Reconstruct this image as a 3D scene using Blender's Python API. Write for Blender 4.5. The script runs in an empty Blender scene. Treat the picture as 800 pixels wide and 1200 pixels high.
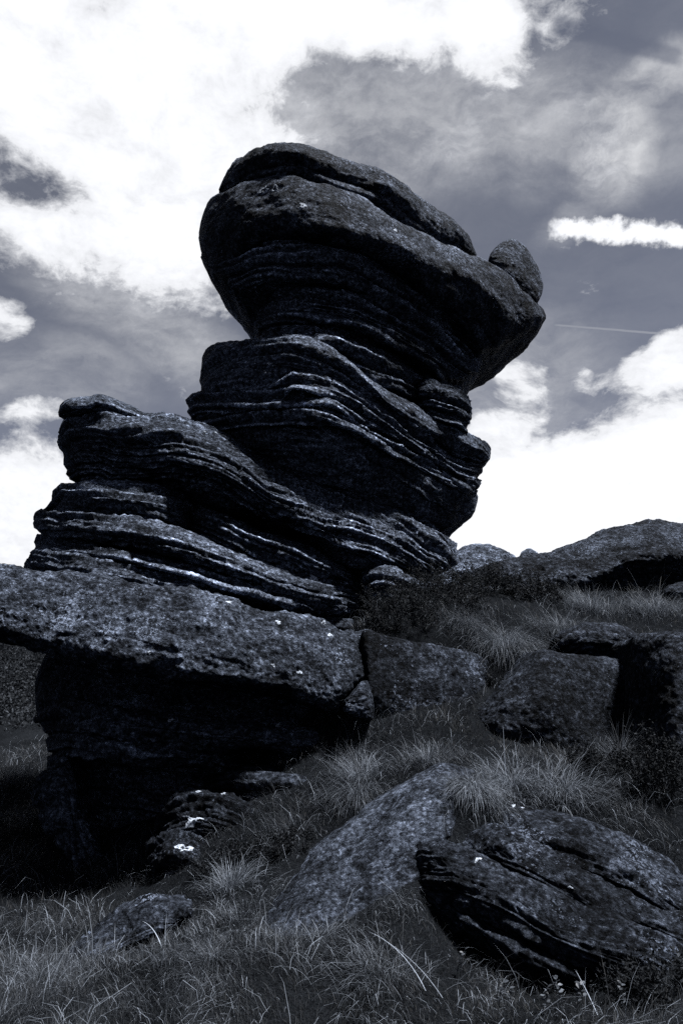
import bpy, math, random
import numpy as np
from mathutils import Vector
from mathutils.bvhtree import BVHTree

random.seed(7)
RNG = np.random.default_rng(7)
SC = bpy.context.scene
COL = SC.collection
R = math.radians

# ---------------------------------------------------------------- camera
EYE = np.array([0.0, 0.0, 1.6])
PITCH = R(13.8)
FPX = 934.0                     # focal length in pixels of the 800 x 1200 photograph
cam_d = bpy.data.cameras.new('camera')
cam_d.sensor_fit = 'VERTICAL'
cam_d.sensor_height = 36.0
cam_d.lens = FPX / 1200.0 * 36.0
cam_d.clip_start = 0.05
cam_d.clip_end = 6000.0
cam = bpy.data.objects.new('camera', cam_d)
COL.objects.link(cam)
cam.location = EYE
cam.rotation_euler = (R(90) + PITCH, 0, 0)
SC.camera = cam
CP, SP = math.cos(PITCH), math.sin(PITCH)

def at(px, py, Y):
    """World point(s) at forward distance Y that the photograph shows at px, py."""
    px = np.asarray(px, float); py = np.asarray(py, float); Y = np.asarray(Y, float)
    a = (px - 400.0) / FPX
    b = (600.0 - py) / FPX
    dy = CP - b * SP
    dz = SP + b * CP
    k = Y / dy
    return np.stack(np.broadcast_arrays(a * k, Y, EYE[2] + dz * k), -1)

def direction(px, py):
    a = (px - 400.0) / FPX; b = (600.0 - py) / FPX
    v = Vector((a, CP - b * SP, SP + b * CP)); v.normalize()
    return v

# ---------------------------------------------------------------- light
SC.view_settings.view_transform = 'Standard'
SC.view_settings.look = 'None'
SC.view_settings.exposure = 2.2
SC.view_settings.gamma = 1.0
SC.cycles.sample_clamp_direct = 0.8; SC.cycles.sample_clamp_indirect = 0.5
SC.cycles.use_denoising = False      # the photograph has grain of its own; keep the stone's fine texture
SUN_DIR = Vector((0.38, -0.12, 0.92)).normalized()     # towards the sun
sun_d = bpy.data.lights.new('sun', 'SUN')
sun_d.energy = 4.6
sun_d.angle = R(9.0)     # hazy: bright thin cloud all round it
sun_d.color = (1.0, 0.995, 0.985)
sun = bpy.data.objects.new('sun', sun_d)
COL.objects.link(sun)
sun.rotation_euler = SUN_DIR.to_track_quat('Z', 'Y').to_euler()
sun.location = (10, 8, 25)

# ---------------------------------------------------------------- world: sky with clouds
world = bpy.data.worlds.new("World")
SC.world = world
world.use_nodes = True
NT = world.node_tree
NT.nodes.clear()

class G:
    """Small helper that writes node expressions."""
    def __init__(s, nt): s.nt = nt
    def n(s, t, **kw):
        nd = s.nt.nodes.new(t)
        for k, v in kw.items(): setattr(nd, k, v)
        return nd
    def put(s, sock, v):
        if hasattr(v, 'is_output') or isinstance(v, bpy.types.NodeSocket): s.nt.links.new(v, sock)
        elif v is not None: sock.default_value = v
    def m(s, op, a, b=None, c=None, clamp=False):
        nd = s.n('ShaderNodeMath', operation=op, use_clamp=clamp)
        s.put(nd.inputs[0], a); s.put(nd.inputs[1], b)
        if c is not None: s.put(nd.inputs[2], c)
        return nd.outputs[0]
    def vm(s, op, a, b=None, c=None, out=0):
        nd = s.n('ShaderNodeVectorMath', operation=op)
        s.put(nd.inputs[0], a); s.put(nd.inputs[1], b)
        if c is not None: s.put(nd.inputs[2], c)
        return nd.outputs[out]
    def dot(s, a, b): return s.vm('DOT_PRODUCT', a, b, out='Value')
    def scale(s, a, k):
        nd = s.n('ShaderNodeVectorMath', operation='SCALE')
        s.put(nd.inputs[0], a); s.put(nd.inputs['Scale'], k)
        return nd.outputs[0]
    def ramp(s, v, a, b, c=0.0, d=1.0, smooth=True):
        nd = s.n('ShaderNodeMapRange', clamp=True)
        nd.interpolation_type = 'SMOOTHSTEP' if smooth else 'LINEAR'
        s.put(nd.inputs[0], v)
        for i, q in enumerate((a, b, c, d)): s.put(nd.inputs[i + 1], q)
        return nd.outputs[0]
    def noise(s, vec, scale, detail=5, rough=0.55, dist=0.0, col=False):
        nd = s.n('ShaderNodeTexNoise')
        s.put(nd.inputs['Vector'], vec)
        nd.inputs['Scale'].default_value = scale
        nd.inputs['Detail'].default_value = detail
        nd.inputs['Roughness'].default_value = rough
        nd.inputs['Distortion'].default_value = dist
        return nd.outputs['Color' if col else 0]
    def mix(s, f, a, b):
        nd = s.n('ShaderNodeMix', data_type='RGBA')
        s.put(nd.inputs[0], f); s.put(nd.inputs[6], a); s.put(nd.inputs[7], b)
        return nd.outputs[2]

g = G(NT)
wd = g.n('ShaderNodeTexCoord').outputs['Generated']
D = g.vm('NORMALIZE', wd)
sky = g.n('ShaderNodeTexSky', sky_type='NISHITA', sun_disc=False)
sky.sun_elevation = math.asin(SUN_DIR.z)
sky.sun_rotation = math.atan2(SUN_DIR.x, SUN_DIR.y)
sky.air_density = 1.0; sky.dust_density = 0.6; sky.ozone_density = 1.0
sep = g.n('ShaderNodeSeparateColor')
NT.links.new(sky.outputs[0], sep.inputs[0])
# a monochrome photograph through a red filter: only the red of the sky counts
red = g.m('MULTIPLY_ADD', sep.outputs[0], 0.15, g.m('MULTIPLY', sep.outputs[2], 0.039))

# cloud cover: warped noise in direction space plus the cloud banks of the day
Wn = g.noise(D, 3.2, 4, 0.6, col=True)
W2 = g.vm('MULTIPLY_ADD', Wn, (0.10, 0.10, 0.10), g.vm('ADD', D, (-0.05, -0.05, -0.05)))
Wf = g.noise(D, 22.0, 7, 0.72, col=True)
DW = g.vm('MULTIPLY_ADD', Wf, (0.022, 0.022, 0.022), g.vm('ADD', D, (-0.011, -0.011, -0.011)))
DW = g.vm('MULTIPLY_ADD', Wn, (0.10, 0.10, 0.10), g.vm('ADD', DW, (-0.05, -0.05, -0.05)))

def bank(px, py, rx, ry, ang, w, soft=1.0, src=DW):
    """One cloud bank: an ellipse of the sky around a direction, w = cover it adds."""
    c = direction(px, py)
    right = c.cross(Vector((0, 0, 1))).normalized()
    up = right.cross(c).normalized()
    ca, sa = math.cos(R(ang)), math.sin(R(ang))
    k = 934.0 * 1.0
    ax = (right * ca + up * sa) * (k / rx)
    ay = (up * ca - right * sa) * (k / ry)
    q = g.m('ADD', g.m('POWER', g.dot(src, tuple(ax)), 2.0), g.m('POWER', g.dot(src, tuple(ay)), 2.0))
    q = g.m('SQRT', q)
    f = g.ramp(q, 1.0 + 0.35 * soft, max(0.0, 1.0 - 0.6 * soft), 0.0, w)
    return g.m('MULTIPLY', f, g.m('GREATER_THAN', g.dot(D, tuple(c)), 0.1))

BANKS = [
    # px, py, rx, ry, angle, weight, softness
    (90, 60, 310, 245, 0, 1.0, 1.0),
    (470, -40, 210, 95, -5, 0.95, 0.8),
    (575, 60, 36, 55, 20, 0.75, 0.9),
    (200, 300, 60, 55, -20, 0.6, 1.0),
    (30, 208, 52, 30, -15, -0.62, 1.3),
    (60, 270, 80, 35, -10, 0.35, 1.0),
    (0, 370, 32, 26, 0, 0.75, 1.0),
    (50, 484, 60, 17, 10, 0.55, 1.0),
    (20, 610, 110, 80, 25, 1.1, 0.8),
    (800, 640, 330, 160, 24, 1.5, 0.55),
    (560, 640, 160, 120, 10, 1.2, 0.8),
    (775, 415, 60, 32, 15, 0.95, 0.8),
    (600, 440, 42, 24, 10, 0.62, 1.0),
    (690, 436, 24, 20, -30, 0.62, 1.0),
    (590, 490, 60, 26, 20, 0.6, 1.0),
    (300, 420, 90, 40, -30, 0.22, 1.0),
    (430, 115, 90, 45, -15, -0.4, 1.0),
    (620, 180, 160, 40, -4, 0.16, 1.0),
    (706, 180, 28, 32, 60, 0.34, 1.0),
]
cover = None
for b in BANKS:
    f = bank(*b)
    cover = f if cover is None else g.m('ADD', cover, f)
stretch = g.vm('MULTIPLY', W2, (1.0, 1.0, 1.7))
nA = g.noise(stretch, 4.7, 10, 0.60)
nB = g.noise(stretch, 16.0, 9, 0.66)
nD = g.noise(stretch, 42.0, 6, 0.65)
broken = g.m('ADD', g.m('MULTIPLY_ADD', nA, 1.7, -0.85), g.m('ADD', g.m('MULTIPLY_ADD', nB, 1.2, -0.6), g.m('MULTIPLY_ADD', nD, 0.8, -0.4)))
# unseen half of the sky: broken cloud thinned to keep shaded faces dark
wide = g.m('MULTIPLY', g.ramp(g.dot(D, (0, 1, 0)), 0.55, -0.1), -0.22)
dens = g.m('ADD', g.m('ADD', cover, broken), wide)
cloud = g.ramp(dens, 0.30, 0.80, smooth=False)
# thin high veil with streaks, thicker in a few wide bands
cir = g.vm('MULTIPLY', DW, (1.0, 1.0, 2.6))
nC = g.noise(cir, 10.0, 9, 0.66, 0.15)
VEILS = [
    (480, 150, 300, 66, -3, 0.50, 1.0),
    (715, 172, 52, 46, 50, 0.85, 1.0),
    (745, 112, 85, 26, 14, 0.7, 1.0),
    (200, 400, 190, 46, -30, 0.42, 1.0),
    (110, 340, 90, 40, -20, 0.40, 1.0),
    (60, 440, 110, 50, 10, 0.30, 1.0),
    (600, 450, 110, 80, 10, 0.36, 1.0),
    (690, 190, 140, 34, -4, 0.30, 1.0),
    (670, 242, 50, 16, 30, 0.25, 1.0),
    (420, 60, 150, 50, -10, 0.35, 1.0),
]
vb = None
for b in VEILS:
    f = bank(*b)
    vb = f if vb is None else g.m('MAXIMUM', vb, f)
vb = g.m('ADD', vb, 0.07)
veil = g.m('MULTIPLY', vb, g.ramp(g.m('ADD', g.m('MULTIPLY', nC, 0.7), g.m('MULTIPLY', nB, 0.3)), 0.30, 0.70, 0.25, 1.25))
alpha = g.m('MAXIMUM', cloud, veil)

# vapour trails: narrow arcs between two directions
def trail(p0, p1, half, w, rough, fade=0.015):
    a = direction(*p0); b = direction(*p1)
    nrm = a.cross(b).normalized()
    along = (b - a).normalized()
    lo = a.dot(along); hi = b.dot(along)
    src = g.vm('MULTIPLY_ADD', g.noise(D, 60.0, 4, 0.6, col=True), (rough,) * 3, g.vm('ADD', D, (-rough / 2,) * 3))
    d = g.m('ABSOLUTE', g.dot(src, tuple(nrm)))
    s_ = g.dot(src, tuple(along))
    f = g.ramp(d, half, half * 0.35)
    f = g.m('MULTIPLY', f, g.ramp(s_, lo, lo + fade))
    f = g.m('MULTIPLY', f, g.ramp(s_, hi + fade, hi))
    f = g.m('MULTIPLY', f, g.m('GREATER_THAN', g.dot(D, tuple(a)), 0.3))
    return g.m('MULTIPLY', f, w)
vapour = trail((636, 264), (900, 286), 0.0165, 1.0, 0.030, 0.022)
thin = trail((640, 380), (775, 391), 0.0019, 0.30, 0.001)
dens = g.m('MAXIMUM', dens, g.m('MULTIPLY', vapour, 1.2))
alpha = g.m('MAXIMUM', alpha, g.m('MAXIMUM', vapour, thin))
alpha = g.m('MINIMUM', alpha, 1.0)

tint = g.n('ShaderNodeCombineColor')
for i, k in enumerate((0.84, 0.95, 1.30)):
    NT.links.new(g.m('MULTIPLY', red, k), tint.inputs[i])
CLOUD = 2.35
shade = g.ramp(g.m('ADD', dens, g.m('MULTIPLY', nB, 0.5)), 0.3, 1.7, 0.62, 1.0)
cc = g.n('ShaderNodeCombineColor')
for i, k in enumerate((0.965, 0.98, 1.02)):
    NT.links.new(g.m('MULTIPLY', shade, k * CLOUD), cc.inputs[i])
streak = trail((640, 25), (790, 66), 0.012, 0.26, 0.006)
skycol = g.mix(g.m('MULTIPLY', alpha, g.m('SUBTRACT', 1.0, g.m('MULTIPLY', streak, 2.5))), tint.outputs[0], cc.outputs[0])
bg = g.n('ShaderNodeBackground')
NT.links.new(skycol, bg.inputs[0])
bg.inputs[1].default_value = 0.10
wo = g.n('ShaderNodeOutputWorld')
NT.links.new(bg.outputs[0], wo.inputs[0])
world.cycles.sampling_method = 'MANUAL'
world.cycles.sample_map_resolution = 512

# ---------------------------------------------------------------- numpy noise
_P = RNG.permutation(256)
_P = np.concatenate([_P, _P, _P])
_GR = RNG.normal(size=(256, 3)); _GR /= np.linalg.norm(_GR, axis=1, keepdims=True)
_GR = _GR.astype(np.float32)

def perlin(p):
    p = np.asarray(p, np.float32)
    i = np.floor(p).astype(np.int64)
    f = p - i
    i &= 255
    u = f * f * f * (f * (f * 6 - 15) + 10)
    out = 0
    for dx in (0, 1):
        wx = u[..., 0] if dx else 1 - u[..., 0]
        A = _P[i[..., 0] + dx]
        for dy in (0, 1):
            wy = u[..., 1] if dy else 1 - u[..., 1]
            B = _P[A + i[..., 1] + dy]
            for dz in (0, 1):
                wz = u[..., 2] if dz else 1 - u[..., 2]
                gr = _GR[_P[B + i[..., 2] + dz]]
                out = out + wx * wy * wz * (gr[..., 0] * (f[..., 0] - dx) + gr[..., 1] * (f[..., 1] - dy) + gr[..., 2] * (f[..., 2] - dz))
    return out * 1.6

def fbm(p, oct=4, gain=0.5, lac=2.03):
    p = np.asarray(p, np.float32)
    a, s, tot = 1.0, 0, 0
    for o in range(oct):
        s = s + a * perlin(p + o * 17.3)
        tot += a; a *= gain; p = p * lac
    return s / tot

def ridged(p, oct=3):
    p = np.asarray(p, np.float32)
    a, s, tot = 1.0, 0, 0
    for o in range(oct):
        s = s + a * (1 - 2 * np.abs(perlin(p + o * 11.1)))
        tot += a; a *= 0.5; p = p * 2.1
    return s / tot

def pchip(pts, x):
    pts = sorted(pts)
    X = np.array([q[0] for q in pts], float); Yv = np.array([q[1] for q in pts], float)
    if len(X) == 1: return np.full_like(x, Yv[0])
    h = np.diff(X); d = np.diff(Yv) / h
    m = np.zeros_like(X)
    if len(X) > 2:
        w1 = 2 * h[1:] + h[:-1]; w2 = h[1:] + 2 * h[:-1]
        ok = d[:-1] * d[1:] > 0
        with np.errstate(divide='ignore', invalid='ignore'):
            m[1:-1] = np.where(ok, (w1 + w2) / (w1 / d[:-1] + w2 / d[1:]), 0)
    m[0], m[-1] = d[0], d[-1]
    k = np.clip(np.searchsorted(X, x) - 1, 0, len(X) - 2)
    t = np.clip((x - X[k]) / h[k], 0, 1); hh = h[k]
    return ((2*t**3 - 3*t**2 + 1) * Yv[k] + (t**3 - 2*t**2 + t) * hh * m[k]
            + (-2*t**3 + 3*t**2) * Yv[k + 1] + (t**3 - t**2) * hh * m[k + 1])

# ---------------------------------------------------------------- object helpers
def tag(o, label=None, cat=None, group=None, kind=None):
    if label: o['label'] = label
    if cat: o['category'] = cat
    if group: o['group'] = group
    if kind: o['kind'] = kind
    return o

def empty(name, loc, label, cat, group=None):
    o = bpy.data.objects.new(name, None)
    o.empty_display_size = 0.3
    COL.objects.link(o); o.location = loc
    return tag(o, label, cat, group)

def link_mesh(name, V, F, mat, parent=None, smooth=True, cols=None):
    """V (n,3) world coordinates, F (m,3) or (m,4) indices -> one mesh object."""
    V = np.asarray(V, np.float32); F = np.asarray(F, np.int32)
    loc = np.array(parent.location if parent else V.mean(0) * [1, 1, 0] + [0, 0, V[:, 2].min()], np.float32)
    if parent and parent.parent: loc = loc + np.array(parent.parent.location, np.float32)
    me = bpy.data.meshes.new(name)
    me.vertices.add(len(V)); me.vertices.foreach_set('co', (V - loc).ravel())
    n = F.shape[1]
    me.loops.add(F.size); me.loops.foreach_set('vertex_index', F.ravel())
    me.polygons.add(len(F))
    me.polygons.foreach_set('loop_start', np.arange(0, F.size, n, dtype=np.int32))
    me.polygons.foreach_set('loop_total', np.full(len(F), n, np.int32))
    me.polygons.foreach_set('use_smooth', np.full(len(F), smooth, bool))
    if cols is not None:
        at_ = me.attributes.new('tone', 'FLOAT', 'POINT')
        at_.data.foreach_set('value', np.asarray(cols, np.float32))
    me.update(calc_edges=True)
    me.validate()
    me.materials.append(mat)
    o = bpy.data.objects.new(name, me)
    COL.objects.link(o)
    if parent: o.parent = parent
    else: o.location = loc
    return o

# ---------------------------------------------------------------- materials
def new_mat(name):
    m = bpy.data.materials.new(name); m.use_nodes = True
    m.node_tree.nodes.clear()
    return m, G(m.node_tree)

def finish(m, h, color, rough, bump=None, spec=0.3):
    b = h.n('ShaderNodeBsdfPrincipled')
    h.put(b.inputs['Base Color'], color); h.put(b.inputs['Roughness'], rough)
    b.inputs['Specular IOR Level'].default_value = spec
    if bump is not None: h.nt.links.new(bump, b.inputs['Normal'])
    o = h.n('ShaderNodeOutputMaterial')
    h.nt.links.new(b.outputs[0], o.inputs[0])
    return m

COOL = (0.84, 0.95, 1.14)          # moorland plants, toned like the print
STONE = (0.77, 0.92, 1.26)
def grey(h, v, tone=COOL):
    nd = h.n('ShaderNodeCombineColor')
    for i, k in enumerate(tone):
        h.nt.links.new(h.m('MULTIPLY', v, k), nd.inputs[i])
    return nd.outputs[0]

def rock_mat(name, lo, hi, lichen, lich_v=0.24, bump_d=0.012, lam=2.5, edge=2.2):
    m, h = new_mat(name)
    pos = h.n('ShaderNodeNewGeometry').outputs['Position']
    lamv = h.vm('MULTIPLY', pos, (1.0, 1.0, lam))
    n1 = h.noise(lamv, 1.7, 6, 0.6)
    n2 = h.noise(lamv, 11.0, 6, 0.65)
    n3 = h.noise(pos, 70.0, 4, 0.7)
    v = h.ramp(h.m('ADD', h.m('MULTIPLY', n1, 0.35), h.m('MULTIPLY', n2, 0.65)), 0.38, 0.64, lo * 0.7, hi * 1.15)
    v = h.m('MULTIPLY', v, h.ramp(n3, 0.3, 0.7, 0.75, 1.25))
    n4 = h.noise(pos, 27.0, 5, 0.8)
    v = h.m('MULTIPLY', v, h.m('ADD', h.ramp(n4, 0.38, 0.58, 0.15, 1.3), h.ramp(n4, 0.54, 0.68, 0.0, 2.8)))
    # rim highlights painted on convex edges, shade painted into hollows
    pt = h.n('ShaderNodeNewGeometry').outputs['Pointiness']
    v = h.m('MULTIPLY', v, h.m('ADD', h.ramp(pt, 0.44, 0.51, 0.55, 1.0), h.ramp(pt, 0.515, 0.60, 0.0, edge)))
    n0 = h.noise(pos, 0.8, 3, 0.5)
    v = h.m('MULTIPLY', v, h.m('MULTIPLY', h.ramp(n0, 0.32, 0.68, 0.65, 1.4), h.ramp(h.noise(lamv, 4.2, 5, 0.62, 0.3), 0.36, 0.64, 0.55, 1.5)))
    # crusts of pale lichen, gathered in areas
    area = h.ramp(h.noise(pos, 2.3, 3, 0.55), 0.42, 0.66)
    spots = h.noise(pos, 34.0, 3, 0.75)
    fine = h.noise(pos, 130.0, 2, 0.6)
    thr = h.m('SUBTRACT', 0.72, h.m('MULTIPLY', area, 0.12 + 0.1 * lichen))
    lm = h.ramp(h.m('ADD', spots, h.m('MULTIPLY_ADD', fine, 0.3, -0.15)), thr, h.m('ADD', thr, 0.10), 0.0, min(1.0, lichen))
    v = h.m('ADD', h.m('MULTIPLY', v, h.m('SUBTRACT', 1.0, lm)), h.m('MULTIPLY', lm, lich_v))
    b1 = h.m('ADD', h.m('MULTIPLY', h.noise(lamv, 26.0, 8, 0.7), 1.0), h.m('ADD', h.m('MULTIPLY', n3, 0.2), h.m('MULTIPLY', n4, 0.9)))
    bp = h.n('ShaderNodeBump'); bp.inputs['Strength'].default_value = 0.9
    bp.inputs['Distance'].default_value = bump_d * 2.6
    h.nt.links.new(b1, bp.inputs['Height'])
    return finish(m, h, grey(h, v, STONE), h.ramp(n4, 0.3, 0.7, 0.85, 0.65), bp.outputs[0], 0.02)

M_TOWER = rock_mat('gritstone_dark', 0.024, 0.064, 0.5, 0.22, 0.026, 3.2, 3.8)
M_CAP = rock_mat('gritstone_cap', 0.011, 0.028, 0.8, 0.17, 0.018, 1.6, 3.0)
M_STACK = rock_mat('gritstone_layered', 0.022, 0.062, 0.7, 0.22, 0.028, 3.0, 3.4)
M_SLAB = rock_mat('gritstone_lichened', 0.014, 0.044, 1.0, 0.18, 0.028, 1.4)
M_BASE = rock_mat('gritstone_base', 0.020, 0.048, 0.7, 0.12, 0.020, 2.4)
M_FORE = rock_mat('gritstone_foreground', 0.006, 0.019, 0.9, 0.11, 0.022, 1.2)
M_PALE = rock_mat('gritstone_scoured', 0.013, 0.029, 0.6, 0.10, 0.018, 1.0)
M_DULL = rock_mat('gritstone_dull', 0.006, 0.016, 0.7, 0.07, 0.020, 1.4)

def lichen_mat():
    m, h = new_mat('lichen_crust')
    pos = h.n('ShaderNodeNewGeometry').outputs['Position']
    n = h.noise(pos, 60.0, 5, 0.7)
    v = h.ramp(n, 0.34, 0.62, 0.02, 0.26)
    bp = h.n('ShaderNodeBump'); bp.inputs['Strength'].default_value = 0.8; bp.inputs['Distance'].default_value = 0.006
    h.nt.links.new(n, bp.inputs['Height'])
    return finish(m, h, grey(h, v), 0.9, bp.outputs[0], 0.2)
M_LICHEN = lichen_mat()

def blade_mat(name, lo, hi, trans=0.25, rough=0.55, spec=0.08):
    m, h = new_mat(name)
    a = h.n('ShaderNodeAttribute', attribute_name='tone')
    v = h.ramp(a.outputs['Fac'], 0.0, 1.0, lo, hi, smooth=False)
    c = grey(h, v)
    b = h.n('ShaderNodeBsdfPrincipled')
    h.nt.links.new(c, b.inputs['Base Color']); b.inputs['Roughness'].default_value = rough
    b.inputs['Specular IOR Level'].default_value = spec
    t = h.n('ShaderNodeBsdfTranslucent'); h.nt.links.new(c, t.inputs[0])
    mx = h.n('ShaderNodeMixShader'); mx.inputs[0].default_value = trans
    h.nt.links.new(b.outputs[0], mx.inputs[1]); h.nt.links.new(t.outputs[0], mx.inputs[2])
    o = h.n('ShaderNodeOutputMaterial'); h.nt.links.new(mx.outputs[0], o.inputs[0])
    return m
M_GRASS = blade_mat('moor_grass', 0.004, 0.20)
M_TUSS = blade_mat('tussock_grass', 0.006, 0.27)
M_HEATH = blade_mat('heather_leaf', 0.003, 0.040, 0.12, 0.7, 0.03)
M_LEAF = blade_mat('bilberry_leaf', 0.010, 0.07, 0.2, 0.4)

def ground_mat():
    m, h = new_mat('peaty_ground')
    pos = h.n('ShaderNodeNewGeometry').outputs['Position']
    n1 = h.noise(pos, 0.9, 6, 0.6); n2 = h.noise(pos, 14.0, 6, 0.7); n3 = h.noise(pos, 90.0, 3, 0.7)
    v = h.ramp(h.m('ADD', h.m('MULTIPLY', n1, 0.5), h.m('MULTIPLY', n2, 0.5)), 0.3, 0.7, 0.0025, 0.008)
    v = h.m('MULTIPLY', v, h.ramp(n3, 0.25, 0.75, 0.5, 1.5))
    bp = h.n('ShaderNodeBump'); bp.inputs['Strength'].default_value = 1.0; bp.inputs['Distance'].default_value = 0.04
    h.nt.links.new(h.m('ADD', n2, h.m('MULTIPLY', n3, 0.4)), bp.inputs['Height'])
    return finish(m, h, grey(h, v), 0.95, bp.outputs[0], 0.0)
M_GROUND = ground_mat()

# ---------------------------------------------------------------- terrain
CTRL = [tuple(at(*c)) for c in [
    (0, 1200, 4.3), (200, 1200, 4.25), (400, 1200, 4.15), (600, 1200, 4.1), (800, 1200, 4.0),
    (-80, 1150, 4.9), (0, 1110, 5.4), (90, 1110, 5.3), (200, 1100, 5.05), (300, 1090, 4.95), (400, 1095, 4.8), (480, 1110, 4.65), (320, 1078, 5.2), (385, 1090, 4.95), (440, 1080, 4.95), (478, 1062, 4.95),
    (560, 1128, 4.95), (640, 1155, 4.75), (560, 1180, 4.3), (700, 1190, 4.25), (840, 1150, 4.4),
    (210, 1050, 5.9), (290, 1035, 5.75), (360, 1000, 6.0), (430, 960, 6.2), (556, 912, 5.9), (572, 930, 5.75),
    (0, 1010, 7.2), (60, 1030, 7.1), (130, 1035, 6.9), (180, 1025, 6.8),
    (250, 985, 6.5), (320, 950, 6.6), (390, 905, 6.9), (440, 860, 7.3), (500, 855, 7.2),
    (540, 905, 6.4), (620, 905, 6.35), (700, 900, 6.5), (800, 895, 6.6), (880, 880, 6.8),
    (600, 960, 5.9), (760, 1000, 5.7), (840, 1040, 5.3),
    (540, 845, 7.5), (620, 870, 7.3), (700, 885, 7.1),
    (455, 715, 8.5), (510, 742, 8.3), (560, 750, 8.4), (600, 735, 8.7), (650, 725, 9.2), (700, 720, 9.6), (800, 712, 10.0), (900, 710, 10.0),
    (500, 690, 9.4), (560, 690, 9.9), (640, 692, 10.8), (740, 694, 11.4), (850, 692, 12.0),
    (0, 920, 10.5), (30, 880, 14.0), (-100, 940, 10.0), (0, 850, 23.0), (-200, 850, 24.0), (40, 850, 23.0),
    (0, 775, 29.0), (-150, 770, 30.0), (60, 770, 30.0),
]]
CTRL += [(-3, 0.0, 0.0), (0, 0, 0.0), (3, 0, 0.1), (-3, 2.5, 0.02), (0, 2.5, 0.05), (3, 2.5, 0.15), (0, -6, -0.4), (-8, -4, -0.8), (8, -4, 0.3),
         (-8, 5, -0.3), (-9, 10, 0.2), (8, 5, 1.2), (9, 10, 3.2), (8, 15, 3.6), (3, 15, 3.3), (0, 15, 2.9), (-3, 15, 1.6), (0, 11, 2.2), (-1.5, 10.0, 1.0),
         (-3, 20, 1.4), (0, 22, 3.0), (6, 25, 3.6), (-12, 22, 1.0), (-14, 32, 5.0), (0, 34, 4.0), (14, 20, 4.0), (14, 34, 3.6), (-14, 0, -1.0), (14, 0, 1.5)]
CTRL = np.array(CTRL)

def _tps(r2):
    return 0.5 * r2 * np.log(r2 + 1e-9)
_xy = CTRL[:, :2]
_n = len(_xy)
_K = _tps(((_xy[:, None] - _xy[None]) ** 2).sum(-1)) + np.eye(_n) * 0.02
_Pm = np.hstack([np.ones((_n, 1)), _xy])
_A = np.block([[_K, _Pm], [_Pm.T, np.zeros((3, 3))]])
_C = np.linalg.solve(_A, np.concatenate([CTRL[:, 2], np.zeros(3)]))

def height(x, y, rough=True):
    x = np.asarray(x, float); y = np.asarray(y, float)
    cx = np.clip(x, -16, 16); cy = np.clip(y, -7, 36)
    q = np.stack([cx, cy], -1)
    sh = q.shape[:-1]; q = q.reshape(-1, 2)
    z = np.zeros(len(q))
    for s in range(0, len(q), 20000):
        e = slice(s, s + 20000)
        z[e] = _tps(((q[e][:, None] - _xy[None]) ** 2).sum(-1)) @ _C[:_n] + _C[_n] + q[e] @ _C[_n + 1:]
    z = z.reshape(sh)
    # beyond the mapped part: the left moor climbs to a long hill, the rest stays level
    out_l = np.clip((y - 34) / 60, 0, 1) * np.clip((2 - x) / 12, 0, 1)
    z = z + 9.0 * (out_l * out_l * (3 - 2 * out_l))
    if rough:
        p = np.stack([x, y, np.zeros_like(x)], -1)
        z = z + 0.05 * fbm(p * 1.1, 3) + 0.03 * fbm(p * 4.3 + 5, 3)
        far = np.clip((y - 20) / 6, 0, 1)
        z = z + far * 0.35 * fbm(p * 0.55 + 9, 4)
    return z

def axis(lo, hi, step, far, n):
    mid = np.arange(lo, hi + 1e-6, step)
    gro = np.geomspace(step, far - abs(hi), n)
    a = hi + gro
    gro2 = np.geomspace(step, far - abs(lo), n)
    return np.concatenate([(lo - gro2)[::-1], mid, a])

gx = axis(-5.0, 5.5, 0.055, 3000, 42)
gy = axis(2.6, 13.5, 0.06, 3000, 46)
GX, GY = np.meshgrid(gx, gy, indexing='ij')
GZ = height(GX, GY)
nx, ny = GX.shape
idx = np.arange(nx * ny).reshape(nx, ny)
F = np.stack([idx[:-1, :-1], idx[1:, :-1], idx[1:, 1:], idx[:-1, 1:]], -1).reshape(-1, 4)
ground = link_mesh('ground', np.stack([GX, GY, GZ], -1).reshape(-1, 3), F, M_GROUND)
tag(ground, kind='structure')

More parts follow.
